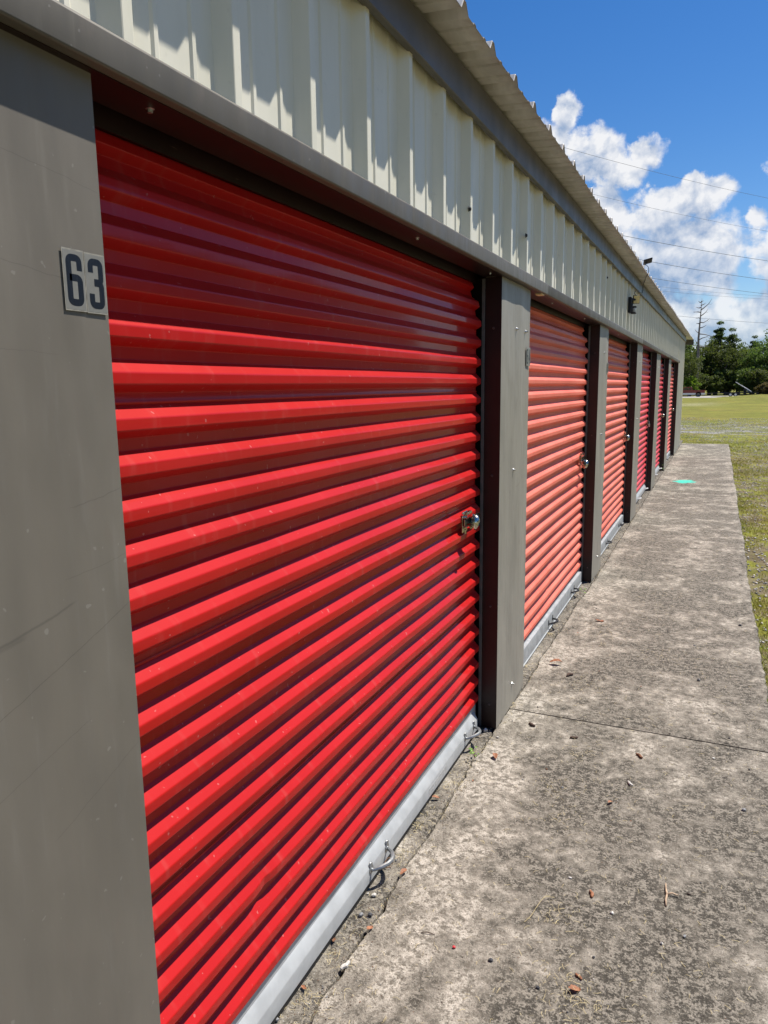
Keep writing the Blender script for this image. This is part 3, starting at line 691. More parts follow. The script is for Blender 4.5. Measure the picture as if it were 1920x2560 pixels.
# ------------------------------------------------------------------ solar security light
M_BLK = simple("black_plastic", (0.010, 0.010, 0.013), 0.55, 0, .2, 30, .3)
M_LENS = simple("yellowed_lens", (0.80, 0.62, 0.26), 0.35, 0, .12, 40)
M_DOME = simple("milky_dome", (0.55, 0.55, 0.52), 0.3)
SL = empty("security_light", (0.01, 7.85, 2.38), "black solar security light with yellowed square lamp head on the cream wall under the eave", "light")
MB().box((.0, 7.80, 2.305), (.030, 7.93, 2.455)).build("mount_box", M_BLK, SL, bevel=.006)
MB().tube([(.02, 7.87, 2.43), (.035, 7.90, 2.436), (.05, 7.93, 2.44)], .012, 8).build("arm", M_BLK, SL)
hd = MB().box((-.033, -.010, -.041), (.033, .012, .041)).build("lamp_head", M_BLK, SL, bevel=.005)
ln = MB().box((-.0295, -.0135, -.037), (.0295, -.0095, .037)).build("lens", M_LENS, hd, bevel=.003)
HL = Matrix.Translation((.062, 7.94, 2.441)) @ Matrix.Rotation(rad(22), 4, 'Z') @ Matrix.Rotation(rad(8), 4, 'X')
sn = MB().lathe([(.0, .012), (.014, .011), (.018, .0), (.018, -.022), (.012, -.032), (.0, -.034)], (.052, 7.89, 2.345), 'z', 18).build("sensor_dome", M_DOME, SL, angle=rad(40))
MB().lathe([(.0, .026), (.020, .026), (.022, .018), (.020, .011), (.0, .011)], (.052, 7.89, 2.345), 'z', 18).build("sensor_cap", M_BLK, SL, angle=rad(40))
hd3 = MB().box((.022, 7.84, 2.298), (.070, 7.92, 2.312)).build("lamp_head", M_BLK, SL, bevel=.005)
MB().box((.012, 7.84, 2.305), (.040, 7.91, 2.40)).build("bracket", M_BLK, SL, bevel=.008)
relocate(SL)
hd.matrix_parent_inverse = Matrix.Translation(-SL.location) @ HL
def cable(name, path, r, m, label, cat, group=None):
    return tag(MB().tube(path, r, 6).build(name, m, smooth=True), label, cat, group)
def curve_pts(ctrl, n=8):
    c = [Vector(p) for p in ctrl]; c = [c[0]*2-c[1]]+c+[c[-1]*2-c[-2]]; o_ = []
    for i in range(1, len(c)-2):
        for k in range(n):
            t = k/n; a, b, d, e = c[i-1], c[i], c[i+1], c[i+2]
            o_.append(0.5*((2*b)+(-a+d)*t+(2*a-5*b+4*d-e)*t*t+(-a+3*b-3*d+e)*t**3))
    o_.append(c[-2]); return o_
cb = MB().tube(curve_pts([(.06, 7.96, 2.478), (.045, 7.90, 2.50), (.035, 8.2, 2.555), (.026, 8.6, 2.585), (.024, 8.94, 2.62), (.026, 8.97, 2.71), (.06, 8.75, 2.716), (.10, 8.42, 2.712), (.145, 8.14, 2.708), (.150, 8.10, 2.76), (.13, 8.06, 2.785)]), .0028, 6).build("cable", M_BLK, SL, smooth=True)
cb.matrix_parent_inverse = Matrix.Translation(-SL.location)
SPV = empty("solar_panel", (.12, 8.03, 2.75), "small black tilted solar panel mounted on the roof edge above the security light", "solar panel")
pn = MB().box((-.042, -.06, -.005), (.042, .06, .005)).build("panel", M_BLK, SPV, bevel=.003)
PVM = Matrix.Translation((.148, 8.02, 2.812)) @ Matrix.Rotation(rad(8), 4, 'Z') @ Matrix.Rotation(rad(-12), 4, 'X') @ Matrix.Rotation(rad(-14), 4, 'Y')
pf = MB().box((-.038, -.055, .0052), (.038, .055, .0065)).build("cell_sheet", simple("solar_cells", (.01, .012, .03), .15), pn)
br = MB().tube([(.10, 8.05, 2.715), (.11, 8.04, 2.77), (.145, 8.02, 2.805)], .005, 8).build("bracket", M_BLK, SPV)
relocate(SPV); pn.matrix_parent_inverse = Matrix.Translation(-SPV.location) @ PVM

# ------------------------------------------------------------------ debris
M_PEB = [simple("grey_pebble", (.22, .22, .22), .8, 0, .3, 90), simple("dark_pebble", (.055, .055, .06), .8, 0, .3, 90), simple("pale_pebble", (.55, .52, .47), .8, 0, .3, 90)]
M_LEAF = simple("orange_dead_leaf", (.30, .125, .06), .7, 0, .3, 120); M_BARK = simple("brown_bark_chip", (.20, .09, .045), .85, 0, .35, 150); M_DRY = simple("straw", (.50, .41, .22), .8, 0, .25, 60); M_TWIG = simple("dry_twig", (.42, .30, .20), .8, 0, .3, 90)
M_DKC = simple("dark_bark_crumb", (.07, .04, .028), .85, 0, .3, 90)
def rock_mesh(seed, s=(1, 1, .7)):
    bm = bmesh.new(); bmesh.ops.create_icosphere(bm, subdivisions=1, radius=1); r_ = random.Random(seed)
    d = [Vector((r_.uniform(-1, 1), r_.uniform(-1, 1), r_.uniform(-1, 1))).normalized() for _ in range(7)]
    for v in bm.verts:
        k = 1.0
        for q in d: k -= .22*max(0, v.co.dot(q)-.55)*1.6
        v.co *= k*r_.uniform(.78, 1.12); v.co = Vector((v.co.x*s[0], v.co.y*s[1], v.co.z*s[2]))
    me = bpy.data.meshes.new("pebble"); bm.to_mesh(me); bm.free(); return me
ROCKS = []
for i in range(6):
    for k in range(3):
        me_ = rock_mesh(i, (1, .6+.1*(i % 4), .5+.06*i)); me_.materials.append(M_PEB[k]); ROCKS.append(me_)
def rock(x, y, size, shade, label, group=None, i=0, rot=0.0, name="pebble"):
    o = bpy.data.objects.new(name, ROCKS[(i % 6)*3+shade]); C.objects.link(o); o.scale = (size,)*3; o.location = (x, y, size*.42 + (-.002 if x < 0 else 0)); o.rotation_euler = (0, 0, rot)
    return tag(o, label, "pebble", group)
rock(-.043, 1.895, .0125, 2, "largest pale grey pebble beside the nearest door's bottom bar, near the pull handle", i=1, rot=.5)
rock(-.043, 1.800, .0115, 0, "grey pebble paired with a darker one in the crack by the nearest door", i=2, rot=1.2)
rock(-.018, 1.812, .0095, 1, "dark pebble touching a grey one in the crack by the nearest door", i=3, rot=.2)
rock(-.041, 3.131, .016, 2, "flat pale stone chip at the foot of the first post", i=4, rot=.9)
rock(.028, 3.086, .009, 2, "small white pebble just off the foot of the first post", i=5)
rock(-.077, 1.372, .012, 0, "grey pebble tucked under the nearest door's bar at the bottom of the view", i=0)
rock(.374, 1.781, .010, 1, "dark angular stone on the pale patch of sidewalk in the lower left", i=2, rot=.4)
rock(.517, 1.739, .0085, 1, "dark pebble beside the dried grass clump in the foreground", i=1)
rock(1.046, 2.881, .0105, 0, "bluish grey pebble near the right side of the sidewalk foreground", i=3)
rock(1.086, 5.259, .013, 1, "dark lump near the sidewalk's grassy edge beyond the joint", i=5)
rock(.858, 4.154, .013, 0, "grey pebble in the middle of the sidewalk just beyond the joint", i=4)
rock(.515, 2.227, .0075, 2, "pale pebble left of the forked twig", i=0)
rock(.662, 2.112, .0085, 2, "whitish pebble between the bark chip and the forked twig", i=2)
rock(.869, 2.095, .0085, 0, "grey pebble just in front of the forked twig", i=1, rot=1)
rock(.81, 2.039, .0075, 2, "pale speckled pebble in front and left of the forked twig", i=4)
pr = np.random.default_rng(21)
for k in range(64):
    y = float(1.35+17*pr.random()**1.7); x = float(pr.uniform(.02, 1.15)); s = float(pr.uniform(.0028, .0062)*(1+y*.05)); sh = int(pr.integers(0, 3)) if pr.random() < .5 else 1
    rock(x, y, s, sh, "tiny pebble among the grit strewn over the concrete sidewalk", "tiny pebbles strewn over the sidewalk", int(pr.integers(0, 6)), float(pr.uniform(0, 3)))
for k in range(34):
    y = float(1.4+12*pr.random()**1.5); x = float(pr.uniform(-.07, .02)); s = float(pr.uniform(.0025, .0065))
    rock(x, y, s, int(pr.integers(0, 3)), "crumb of grit lying along the crack at the foot of the doors", "grit along the crack by the doors", int(pr.integers(0, 6)), float(pr.uniform(0, 3)))
def leaf_mesh(seed, ln=1.0):
    r_ = random.Random(seed); n = 7; rows = []
    for i in range(n+1):
        u = i/n; wd = (.23*math.sin(math.pi*min(1, u*.95+.03))**.7)*(1+r_.uniform(-.25, .25))*(0 if u > .995 else 1)+.01
        z = .16*math.sin(u*2.5+seed)+.14+r_.uniform(-.03, .03)
        rows.append([(u-.5, -wd, z+.20*wd+.05), (u-.5, 0, z), (u-.5, wd, z+.28*wd+.06)])
    mb = MB().grid(rows); me = bpy.data.meshes.new("leaf"); me.from_pydata(mb.v, [], mb.f); return me
def chip_mesh(seed):
    r_ = random.Random(seed); mb = MB(); n = 6; path = [((i/n-.5), .06*math.sin(i*1.3+seed), .10) for i in range(n+1)]
    mb.tube(path, [.05+.13*math.sin(math.pi*(i+.6)/(n+1.2))*(1+r_.uniform(-.3, .3)) for i in range(n+1)], 7); me = bpy.data.meshes.new("chip"); me.from_pydata(mb.v, [], mb.f); return me
def bit(name, me_, m, x, y, s, rot, label, cat, group=None, z=.0015):
    me2 = me_; 
    if not me2.materials: me2.materials.append(m)
    o = bpy.data.objects.new(name, me2); C.objects.link(o); o.scale = (s,)*3; o.location = (x, y, z); o.rotation_euler = (0, 0, rot); return tag(o, label, cat, group)
lf = [leaf_mesh(i) for i in range(4)]; lfb = [leaf_mesh(i+9) for i in range(2)]; ch = [chip_mesh(i) for i in range(3)]; chd = [chip_mesh(i+5) for i in range(2)]; chw = chip_mesh(17); chw2 = chip_mesh(19)
bit("leaf", lf[0], M_LEAF, .003, 2.03, .032, 1.2, "orange curled leaf scrap in the crack below the middle pull handle", "leaf")
bit("leaf", lf[1], M_LEAF, -.055, 2.496, .030, .4, "rust leaf scrap against the door bar below the worn label", "leaf")
bit("leaf", lf[2], M_LEAF, .009, 1.755, .030, 1.4, "orange leaf scrap in the crack beside the dark pebble", "leaf")
bit("leaf", lfb[0], M_BARK, -.07, 1.673, .026, 2.0, "dark reddish leaf close to the bottom bar of the nearest door", "leaf")
bit("leaf", lf[3], M_LEAF, -.062, 1.487, .022, 2.6, "orange scrap by the door bar near the bottom of the view", "leaf")
bit("leaf", lf[0], M_LEAF, .07, 2.901, .042, 2.0, "tan leaf with a hole lying off the foot of the first post", "leaf")
bit("leaf", lf[1], M_LEAF, -.06, 3.069, .026, .3, "small orange leaf below the pull handle next to the first post", "leaf")
bit("leaf", lf[2], M_LEAF, .61, 1.77, .036, .6, "tan leaf scrap on the dried grass clump in the foreground", "leaf")
bit("leaf", lf[3], M_LEAF, .213, 5.007, .060, .1, "orange leaf on the pale concrete beyond the joint", "leaf")
bit("leaf", lf[0], M_LEAF, .094, 4.097, .070, .2, "long reddish leaf beside the base of the first post's far side", "leaf")
bit("leaf", lf[1], M_LEAF, .577, 2.732, .026, 1.0, "small orange leaf in mid sidewalk with its stalk", "leaf")
bit("bark_chip", ch[0], M_BARK, .645, 3.157, .040, 2.3, "brown bark chip standing out in the middle of the sidewalk before the joint", "bark chip")
bit("bark_chip", ch[1], M_LEAF, .592, 2.173, .032, 1.9, "orange brown bark chip left of the forked twig", "bark chip")
bit("bark_chip", chd[0], M_DKC, .199, 3.96, .050, 1.0, "dark brown bark flake with leaf scraps past the first post", "bark chip")
bit("bark_chip", chd[1], M_DKC, .353, 3.218, .036, .4, "dark flake with dry grass left of the center before the joint", "bark chip")
bit("bark_chip", chd[0], M_DKC, .145, 3.272, .040, 2.6, "dark chip off the corner of the first post", "bark chip")
bit("bark_chip", chw, M_PEB[2], .631, 2.906, .034, 2.2, "pale pod like chip below the bark chip in mid sidewalk", "chip")
bit("bark_chip", chw2, M_PEB[2], .007, 1.599, .036, 1.3, "whitish splinter of wood lying in the crack by the door", "chip")
bit("stick", ch[2], M_LEAF, .612, 1.82, .024, 2.5, "short orange stick on the dried grass clump", "stick")
bit("plastic_scrap", rock_mesh(3), simple("red_plastic", (.6, .02, .03), .4), .263, 1.786, .006, .5, "tiny bright red plastic scrap on the pale concrete", "scrap", z=.004)
for k in range(34):
    y = float(1.4+15*pr.random()**1.6); x = float(pr.uniform(.0, 1.12)) if k % 3 else float(pr.uniform(-.06, .12)); 
    kind = int(pr.integers(0, 3)); s = float(pr.uniform(.005, .012)*(1+y*.06))
    src, mm = ((lf[int(pr.integers(0, 4))], M_LEAF), (ch[int(pr.integers(0, 2))], M_BARK), (chd[int(pr.integers(0, 2))], M_DKC))[kind]
    bit("leaf_crumb", src, mm, x, y, s, float(pr.uniform(0, 6)), "small brown crumb of leaf or bark on the sidewalk", "leaf litter", "leaf and bark crumbs on the sidewalk")
# forked twig
tag(MB().tube([(.812, 2.209, .004), (.809, 2.235, .007), (.811, 2.262, .006), (.806, 2.29, .007), (.804, 2.318, .005)], [.0028, .0030, .0034, .0026, .0018], 7).tube([(.811, 2.262, .006), (.826, 2.272, .008), (.846, 2.270, .006)], [.0032, .0028, .0020], 6).build("twig", M_TWIG, smooth=True), "forked tan twig lying on the dark patch of sidewalk", "twig")
tag(MB().tube([(.155, 1.803, .003), (.172, 1.808, .006), (.195, 1.812, .002)], [.0012, .0014, .001], 6).build("twig", M_DKC, smooth=True), "thin straight dark twig on the pale concrete near the bottom", "twig")
tag(MB().tube(curve_pts([(.487, 2.11, .004), (.46, 2.09, .010), (.447, 2.04, .009), (.438, 2.00, .004), (.425, 1.965, .003)]), .0009, 5).build("grass_stem", M_DRY, smooth=True), "long bent pale grass stem beside a dark pebble", "grass stem")
pa = [(-.060+.013*math.cos(a), 2.050+.016*math.sin(a), .012+.008*math.sin(a)) for a in np.linspace(0, 5.6, 24)]
tag(MB().tube(pa, .0018, 6).build("wire_ring", simple("rusty_wire", (.30, .18, .11), .5, .6), smooth=True), "thin rusty wire ring leaning under the middle pull handle", "ring")
pa = [(-.050+.012*math.cos(a), 3.80+.022*math.sin(a), .003) for a in np.linspace(0, 6.1, 20)]
tag(MB().tube(pa, .0018, 6).build("wire_ring", M_RUB, smooth=True), "flat dark wire ring on the ground past the first post", "ring")

# weed
def weed(x, y, s, label):
    r_ = random.Random(int(y*100)); mb = MB(); st = MB()
    for k in range(9):
        a = r_.uniform(0, 6.28); ln = r_.uniform(.5, 1)*s; hx, hy, hz = x+math.cos(a)*ln*.5, y+math.sin(a)*ln*.5, s*r_.uniform(.5, 1.2)
        st.tube([(x, y, 0), (x+(hx-x)*.4, y+(hy-y)*.4, hz*.7), (hx, hy, hz)], .0006, 4)
        w_ = ln*.22; c, q = math.cos(a), math.sin(a)
        for t0, t1, t2 in ((0, .5, 1),):
            mb.add([(hx, hy, hz), (hx+c*w_-q*w_, hy+q*w_+c*w_, hz+.002), (hx+c*w_*2.4, hy+q*w_*2.4, hz-.003), (hx+c*w_+q*w_, hy+q*w_-c*w_, hz+.003)], [(0, 1, 2, 3)])
    root = empty("weed", (x, y, 0), label, "weed")
    a_ = mb.build("leaves", simple("weed_green", (.16, .30, .03), .6), root); b_2 = st.build("stem", simple("weed_stem", (.20, .10, .04), .7), root); relocate(root)
weed(-.012, 2.865, .042, "small bright green weed growing from the crack before the first post")
weed(-.02, 5.60, .05, "yellow green grassy weed in the crack at the foot of the second post")
weed(-.05, 14.5, .10, "light green weed at the wall foot between the two farthest doors")

# dry clippings: loose stuff
gr = np.random.default_rng(4)
def clippings():
    V, F = [], []; n_ = 0
    cl = [(.425, 3.07, .07, 45), (.585, 1.745, .085, 110), (.286, 3.894, .10, 60), (.519, 2.046, .05, 45), (.30, 4.7, .12, 40), (.72, 4.45, .12, 40), (.42, 2.55, .07, 35), (.35, 2.75, .06, 35), (-.03, 2.12, .03, 30), (-.04, 2.3, .025, 35), (-.03, 2.62, .025, 30), (-.045, 1.62, .02, 25), (-.04, 1.45, .02, 25), (-.03, 2.8, .02, 25), (.0, 3.45, .03, 40), (-.04, 4.0, .03, 30), (-.04, 4.6, .03, 40), (.62, 2.7, .15, 30)]
    pts = []
    for x, y, s, k in cl:
        for _ in range(k): pts.append((gr.normal(x, s*.6), gr.normal(y, s*.8), 1))
    for _ in range(2600): 
        y = 1.35+14*gr.random()**1.6; pts.append((gr.uniform(.0, 1.15), y, 0))
    for _ in range(900):
        y = 1.35+9*gr.random()**1.4; pts.append((gr.uniform(-.075, .03), y, 0))
    for x, y, c in pts:
        if y < 1.3: continue
        ln = gr.uniform(.006, .022)*(1+.06*y); a = gr.uniform(0, 6.28); bend = gr.normal(0, .5); w_ = gr.uniform(.00022, .0005)*(1+.10*y); z0 = gr.uniform(.001, .003) + (gr.uniform(0, .008) if c else 0)
        k = 4; px, py = x, y; row = []
        for i in range(k+1):
            aa = a+bend*(i/k-.5)*2; row.append((px, py, z0+.004*math.sin(math.pi*i/k)*gr.random(), aa)); px += math.cos(aa)*ln/k; py += math.sin(aa)*ln/k
        for (qx, qy, qz, aa) in row:
            V.append((qx-math.sin(aa)*w_, qy+math.cos(aa)*w_, qz)); V.append((qx+math.sin(aa)*w_, qy-math.cos(aa)*w_, qz+.0003))
        for i in range(k): b0 = n_+2*i; F.append((b0, b0+1, b0+3, b0+2))
        n_ += 2*(k+1)
    me = fast_mesh("grass_clippings", V, F, [4]*len(F), [M_DRY]); o = bpy.data.objects.new("grass_clippings", me); C.objects.link(o)
    tag(o, "dry straw coloured grass clippings scattered over the sidewalk", "grass clippings", kind='stuff')
clippings()

def grit():
    N = 9000; y = 1.3+19*gr.random(N)**1.7; k = gr.random(N)
    x = np.where(k < .5, gr.normal(-.035, .03, N), np.where(k < .66, np.abs(gr.normal(0, .05, N)), gr.uniform(0, 1.16, N))); ok = (x > -.1) & (x < 1.17); x, y = x[ok], y[ok]; n = len(x)
    s_ = gr.uniform(.0006, .0021, n)*(1+.07*y)
    oc = np.array([(1,0,0),(0,1,0),(-1,0,0),(0,-1,0),(0,0,.8),(0,0,-.4)], np.float32); V = oc[None]*s_[:, None, None]*gr.uniform(.5, 1.4, (n, 6, 1)); V = V+np.stack([x, y, s_*.3-np.where(x < 0, .004, 0)], -1)[:, None]
    ff = np.array([(0,1,4),(1,2,4),(2,3,4),(3,0,4),(1,0,5),(2,1,5),(3,2,5),(0,3,5)]); F = (ff[None]+6*np.arange(n)[:, None, None]).reshape(-1, 3)
    me = fast_mesh("grit", V.reshape(-1, 3), F, [3]*len(F), [M_PEB[0], M_DKC, M_PEB[2], M_BARK], np.repeat(gr.choice([0, 1, 1, 2, 3], n), 8)); o = bpy.data.objects.new("grit", me); C.objects.link(o)
    tag(o, "fine dark and pale grit swept against the doors and over the sidewalk", "grit", kind='stuff')
grit()
# ------------------------------------------------------------------ lawn blades and gravel beside and beyond the slab
def blade_mat(name, a, b_, c_):
    m, t, b, pos = mat(name); n = t.noise(pos, 1.5, 5); f = t.noise(pos, 30, 3)
    c = t.mix(t.ramp(n, .35, .65), a, b_); c = t.mix(t.ramp(f, .5, .75, 0, .7), c, c_)
    t.set(b.inputs['Base Color'], c); b.inputs['Roughness'].default_value = .7; b.inputs['Specular IOR Level'].default_value = .2
    return m
M_BLADE = blade_mat("lawn_blades", (.30, .34, .035), (.45, .43, .08), (.55, .46, .22))
def patch(x, y):        # clumpy cover 0..1
    return .5+.25*np.sin(x*2.9+1.7*np.sin(y*1.1))+.25*np.sin(y*2.3+2*np.sin(x*1.9+.5))+.15*np.sin(x*7.1+y*5.3)
def lawn():
    N = 170000; y = 3.2+43*gr.random(N)**1.5; x = np.where(y < 21.75, WALK-.012+gr.random(N)**1.15*(.6+.14*y), gr.uniform(-2.5, 5.5, N))
    k = patch(x, y); drive = np.clip((y-23.5)/2, 0, 1)*np.clip((36-y)/4, 0, 1); side = np.clip((x-1.7)/1.3, 0, 1)*(y < 26)
    keep = gr.random(N) < np.clip(k*1.7-.35-.8*np.maximum(drive, side*.7), .03, 1)*np.clip((34-y)/12, 0.0, 1); x, y = x[keep], y[keep]; n = len(x)
    z = terrain_z(x, y); h = gr.uniform(.010, .030, n)*(1+.03*y); w_ = gr.uniform(.0012, .0024, n)*(1+.07*y); a = gr.uniform(0, 6.28, n); le = gr.normal(0, .6, n)*h; lf_ = gr.normal(0, .6, n)*h
    dx, dy = np.cos(a)*w_, np.sin(a)*w_
    V = np.empty((n, 3, 3), np.float32); V[:, 0] = np.stack([x-dx, y-dy, z], -1); V[:, 1] = np.stack([x+dx, y+dy, z], -1); V[:, 2] = np.stack([x+le, y+lf_, z+h], -1)
    me = fast_mesh("lawn_grass", V.reshape(-1, 3), np.arange(3*n), [3]*n, [M_BLADE]); o = bpy.data.objects.new("lawn_grass", me); C.objects.link(o)
    tag(o, "short yellow green lawn grass growing patchily beside and beyond the sidewalk", "grass", kind='stuff')
    # gravel
    N = 26000; y = 3.2+36*gr.random(N)**1.2; x = np.where(y < 21.75, WALK+.01+gr.random(N)*(.6+.14*y), gr.uniform(-2.5, 5.5, N))
    k = patch(x, y); drive = np.clip((y-22.5)/2, 0, 1)*np.clip((37-y)/4, 0, 1); side = np.clip((x-1.6)/1.3, 0, 1)*(y < 26)
    keep = gr.random(N) < np.clip(.75-.75*k+.7*np.maximum(drive, side), 0, 1); x, y = x[keep], y[keep]; n = len(x); z = terrain_z(x, y); s = gr.uniform(.005, .014, n)*(1+.02*y)
    oc = np.array([(1,0,0),(0,1,0),(-1,0,0),(0,-1,0),(0,0,.8),(0,0,-.4)], np.float32); V = oc[None]*s[:, None, None]*gr.uniform(.6, 1.3, (n, 6, 1)); V = V+np.stack([x, y, z+s*.2], -1)[:, None]
    ff = np.array([(0,1,4),(1,2,4),(2,3,4),(3,0,4),(1,0,5),(2,1,5),(3,2,5),(0,3,5)]); F = (ff[None]+6*np.arange(n)[:, None, None]).reshape(-1, 3)
    mi = np.repeat(gr.integers(0, 3, n), 8)
    me = fast_mesh("gravel", V.reshape(-1, 3), F, [3]*len(F), [M_PEB[0], simple("warm_gravel", (.33, .29, .25), .85, 0, .3, 60), M_PEB[2]], mi); o = bpy.data.objects.new("gravel", me); C.objects.link(o)
    tag(o, "pale grey gravel mixed into the grass beside and beyond the slab", "gravel", kind='stuff')
lawn()

# ------------------------------------------------------------------ trees
def translucent(t, b, col, k):
    tl = t.node('ShaderNodeBsdfTranslucent'); t.set(tl.inputs['Color'], t.mix(1.0, col, (1.35, 1.35, .8), 'MULTIPLY')); mx_ = t.node('ShaderNodeMixShader'); mx_.inputs[0].default_value = k
    t.l.new(b.outputs[0], mx_.inputs[1]); t.l.new(tl.outputs[0], mx_.inputs[2]); t.l.new(mx_.outputs[0], t.n['Material Output'].inputs[0])
def leafm(name, a, b_):
    m, t, b, pos = mat(name); oi = t.node('ShaderNodeObjectInfo').outputs['Random']; n = t.noise(pos, .9, 5); n2 = t.noise(pos, 6, 3)
    c = t.mix(t.ramp(n, .3, .7), a, b_); c = t.mix(t.ramp(n2, .5, .8, 0, .5), c, tuple(v*1.8 for v in b_))
    h = t.node('ShaderNodeHueSaturation'); t.set(h.inputs['Color'], c); t.set(h.inputs['Value'], t.m('MULTIPLY_ADD', oi, .6, .7)); t.set(h.inputs['Hue'], t.m('MULTIPLY_ADD', oi, .035, .483))
    t.set(b.inputs['Base Color'], h.outputs[0]); b.inputs['Roughness'].default_value = .65; b.inputs['Specular IOR Level'].default_value = .25
    translucent(t, b, h.outputs[0], .42); return m
M_OAK = leafm("oak_leaves", (.066, .10, .024), (.12, .16, .040)); M_PINE = leafm("pine_needles", (.060, .092, .030), (.105, .145, .048)); M_BR = leafm("bright_leaves", (.10, .17, .02), (.17, .25, .03)); M_RUSTL = leafm("rust_leaves", (.085, .068, .030), (.115, .085, .038))
M_TRUNK = simple("bark", (.14, .11, .085), .9, 0, .3, 3); M_DEAD = simple("bleached_deadwood", (.20, .165, .145), .85, 0, .25, 2)
def tree_meshes(seed, H, Rc, kind):
    r_ = np.random.default_rng(seed); mb = MB(); tips = []
    th = H*(.9 if kind == 'pine' else .72)
    mb.tube([(0, 0, -.3), (r_.normal(0, .1), r_.normal(0, .1), th*.35), (r_.normal(0, .2), r_.normal(0, .2), th*.7), (r_.normal(0, .3), 0, th)], [.22, .17, .11, .04], 7)
    nb = 26 if kind == 'pine' else 22
    for k in range(nb):
        u = (.30 if kind == 'pine' else .12)+(.68 if kind == 'pine' else .8)*k/nb; a = k*2.4+r_.normal(0, .3)
        rad_ = Rc*((1.05-u)**.7 if kind == 'pine' else math.sin(math.pi*min(.98, .22+.75*u))**.8)*r_.uniform(.55, 1.1)
        z = th*u if kind == 'pine' else H*u*.9; rise = rad_*(.15 if kind == 'pine' else .45)
        p0 = (0, 0, min(z, th)*.9); p1 = (math.cos(a)*rad_*.5, math.sin(a)*rad_*.5, z+rise*.3); p2 = (math.cos(a)*rad_*.9, math.sin(a)*rad_*.9, z+rise)
        mb.tube([p0, p1, p2], [.06, .035, .012], 5); tips.append((p2, rad_)); tips.append((p1, rad_*.7))
    tips.append(((0, 0, H*.95), Rc*.5))
    tr = bpy.data.meshes.new("trunk"); tr.from_pydata(mb.v, [], mb.f); tr.materials.append(M_TRUNK)
    cen = []
    for (p, q) in tips:
        nn = 105 if kind != 'bush' else 70
        s = (.42*Rc*.55 if kind != 'pine' else .34*Rc*.6)*r_.uniform(.7, 1.25)
        d = r_.normal(0, 1, (nn, 3)); d /= np.linalg.norm(d, axis=1)[:, None]; d *= (r_.random((nn, 1))**.4)*s*np.array([1.15, 1.15, .62 if kind == 'pine' else .8])
        cen.append(np.array(p)+d)
    cen = np.concatenate(cen); cen = cen[cen[:, 2] > .1]; n = len(cen)
    sz = r_.uniform(.09, .21, n)*(1 if kind != 'pine' else .85); nrm = r_.normal(0, 1, (n, 3)); nrm[:, 2] = abs(nrm[:, 2])+.3; nrm /= np.linalg.norm(nrm, axis=1)[:, None]
    t1 = np.cross(nrm, r_.normal(0, 1, (n, 3))); t1 /= np.linalg.norm(t1, axis=1)[:, None]; t2 = np.cross(nrm, t1)
    ang = np.array([0, 1.3, 2.5, 3.8, 5.1]); V = np.stack([cen+(t1*math.cos(a)+t2*math.sin(a)*.7)*(sz*r_.uniform(.7, 1.2, n))[:, None] for a in ang], 1)
    cr = fast_mesh("crown", V.reshape(-1, 3), np.arange(5*n), [5]*n, []); return tr, cr
def mk(kind_mats, seed, H, Rc, kind):
    tr, cr = tree_meshes(seed, H, Rc, kind); cr.materials.append(kind_mats); return tr, cr
TM = {'oak': [mk(M_OAK, s, 10, 4.0, 'oak') for s in (1, 2, 3)], 'pine': [mk(M_PINE, s, 12, 2.9, 'pine') for s in (4, 5, 6)], 'bush': [mk(M_OAK, s, 4.2, 2.4, 'bush') for s in (7, 8)], 'bright': [mk(M_BR, 9, 4.6, 2.0, 'bush')], 'rust': [mk(M_RUSTL, 10, 2.4, 2.0, 'bush')]}
def tree(kind, i, x, y, s, rot, label, group=None, name="broadleaf_tree", cat="tree", sz=1.0):
    tr, cr = TM[kind][i % len(TM[kind])]; e = empty(name, (x, y, float(terrain_z(x, y))), label, cat, group); e.rotation_euler = (0, 0, rot); e.scale = (s, s, s*sz)
    for nm, me_ in (("trunk", tr), ("crown", cr)):
        o = bpy.data.objects.new(nm, me_); C.objects.link(o); o.parent = e
tr_ = random.Random(8)
# positions measured along the visible gap first, then the wood carried on to both sides
vis = [('oak', -4.6, 168, 1.05, "mid green broadleaf tree behind the dead snag at the left of the tree line"), ('oak', -1.2, 166, 1.12, "dark round crowned tree just right of the dead snag"), ('pine', .3, 170, 1.28, "tallest pointed green tree right of the dead snag"), ('pine', 2.6, 168, 1.14, "pine with a notched top, second peak right of the snag"),
       ('oak', 4.6, 169, 1.02, "low dark broadleaf tree in the dip of the tree line"), ('pine', 6.9, 172, 1.02, "thin topped pine before the right edge of the view"), ('oak', 9.6, 168, 1.25, "dark green tree at the right edge of the view behind the trailer")]
for k, (kd, x, y, s, lb_) in enumerate(vis): tree(kd, k, x, y, s, k*1.3, lb_, "trees of the wood behind the field", "pine_tree" if kd == 'pine' else "broadleaf_tree")
for k in range(7):
    tree('oak', k+1, -6+2.6*k, 162.5+(k*37 % 5)*.5, .86+.05*(k*53 % 4), k*2.1, "rounded broadleaf tree filling the middle of the tree line behind truck and trailer", "middle row broadleaf trees")
for k in range(46):
    x = -80+170*k/45+tr_.uniform(-1.5, 1.5)
    y = tr_.uniform(174, 186); kd = 'pine' if tr_.random() < .45 else 'oak'
    tree(kd, k, x, y, tr_.uniform(.85, 1.15), tr_.uniform(0, 6), "dark green tree in the back rows of the wood beyond the field", "back row trees of the wood", "pine_tree" if kd == 'pine' else "broadleaf_tree")
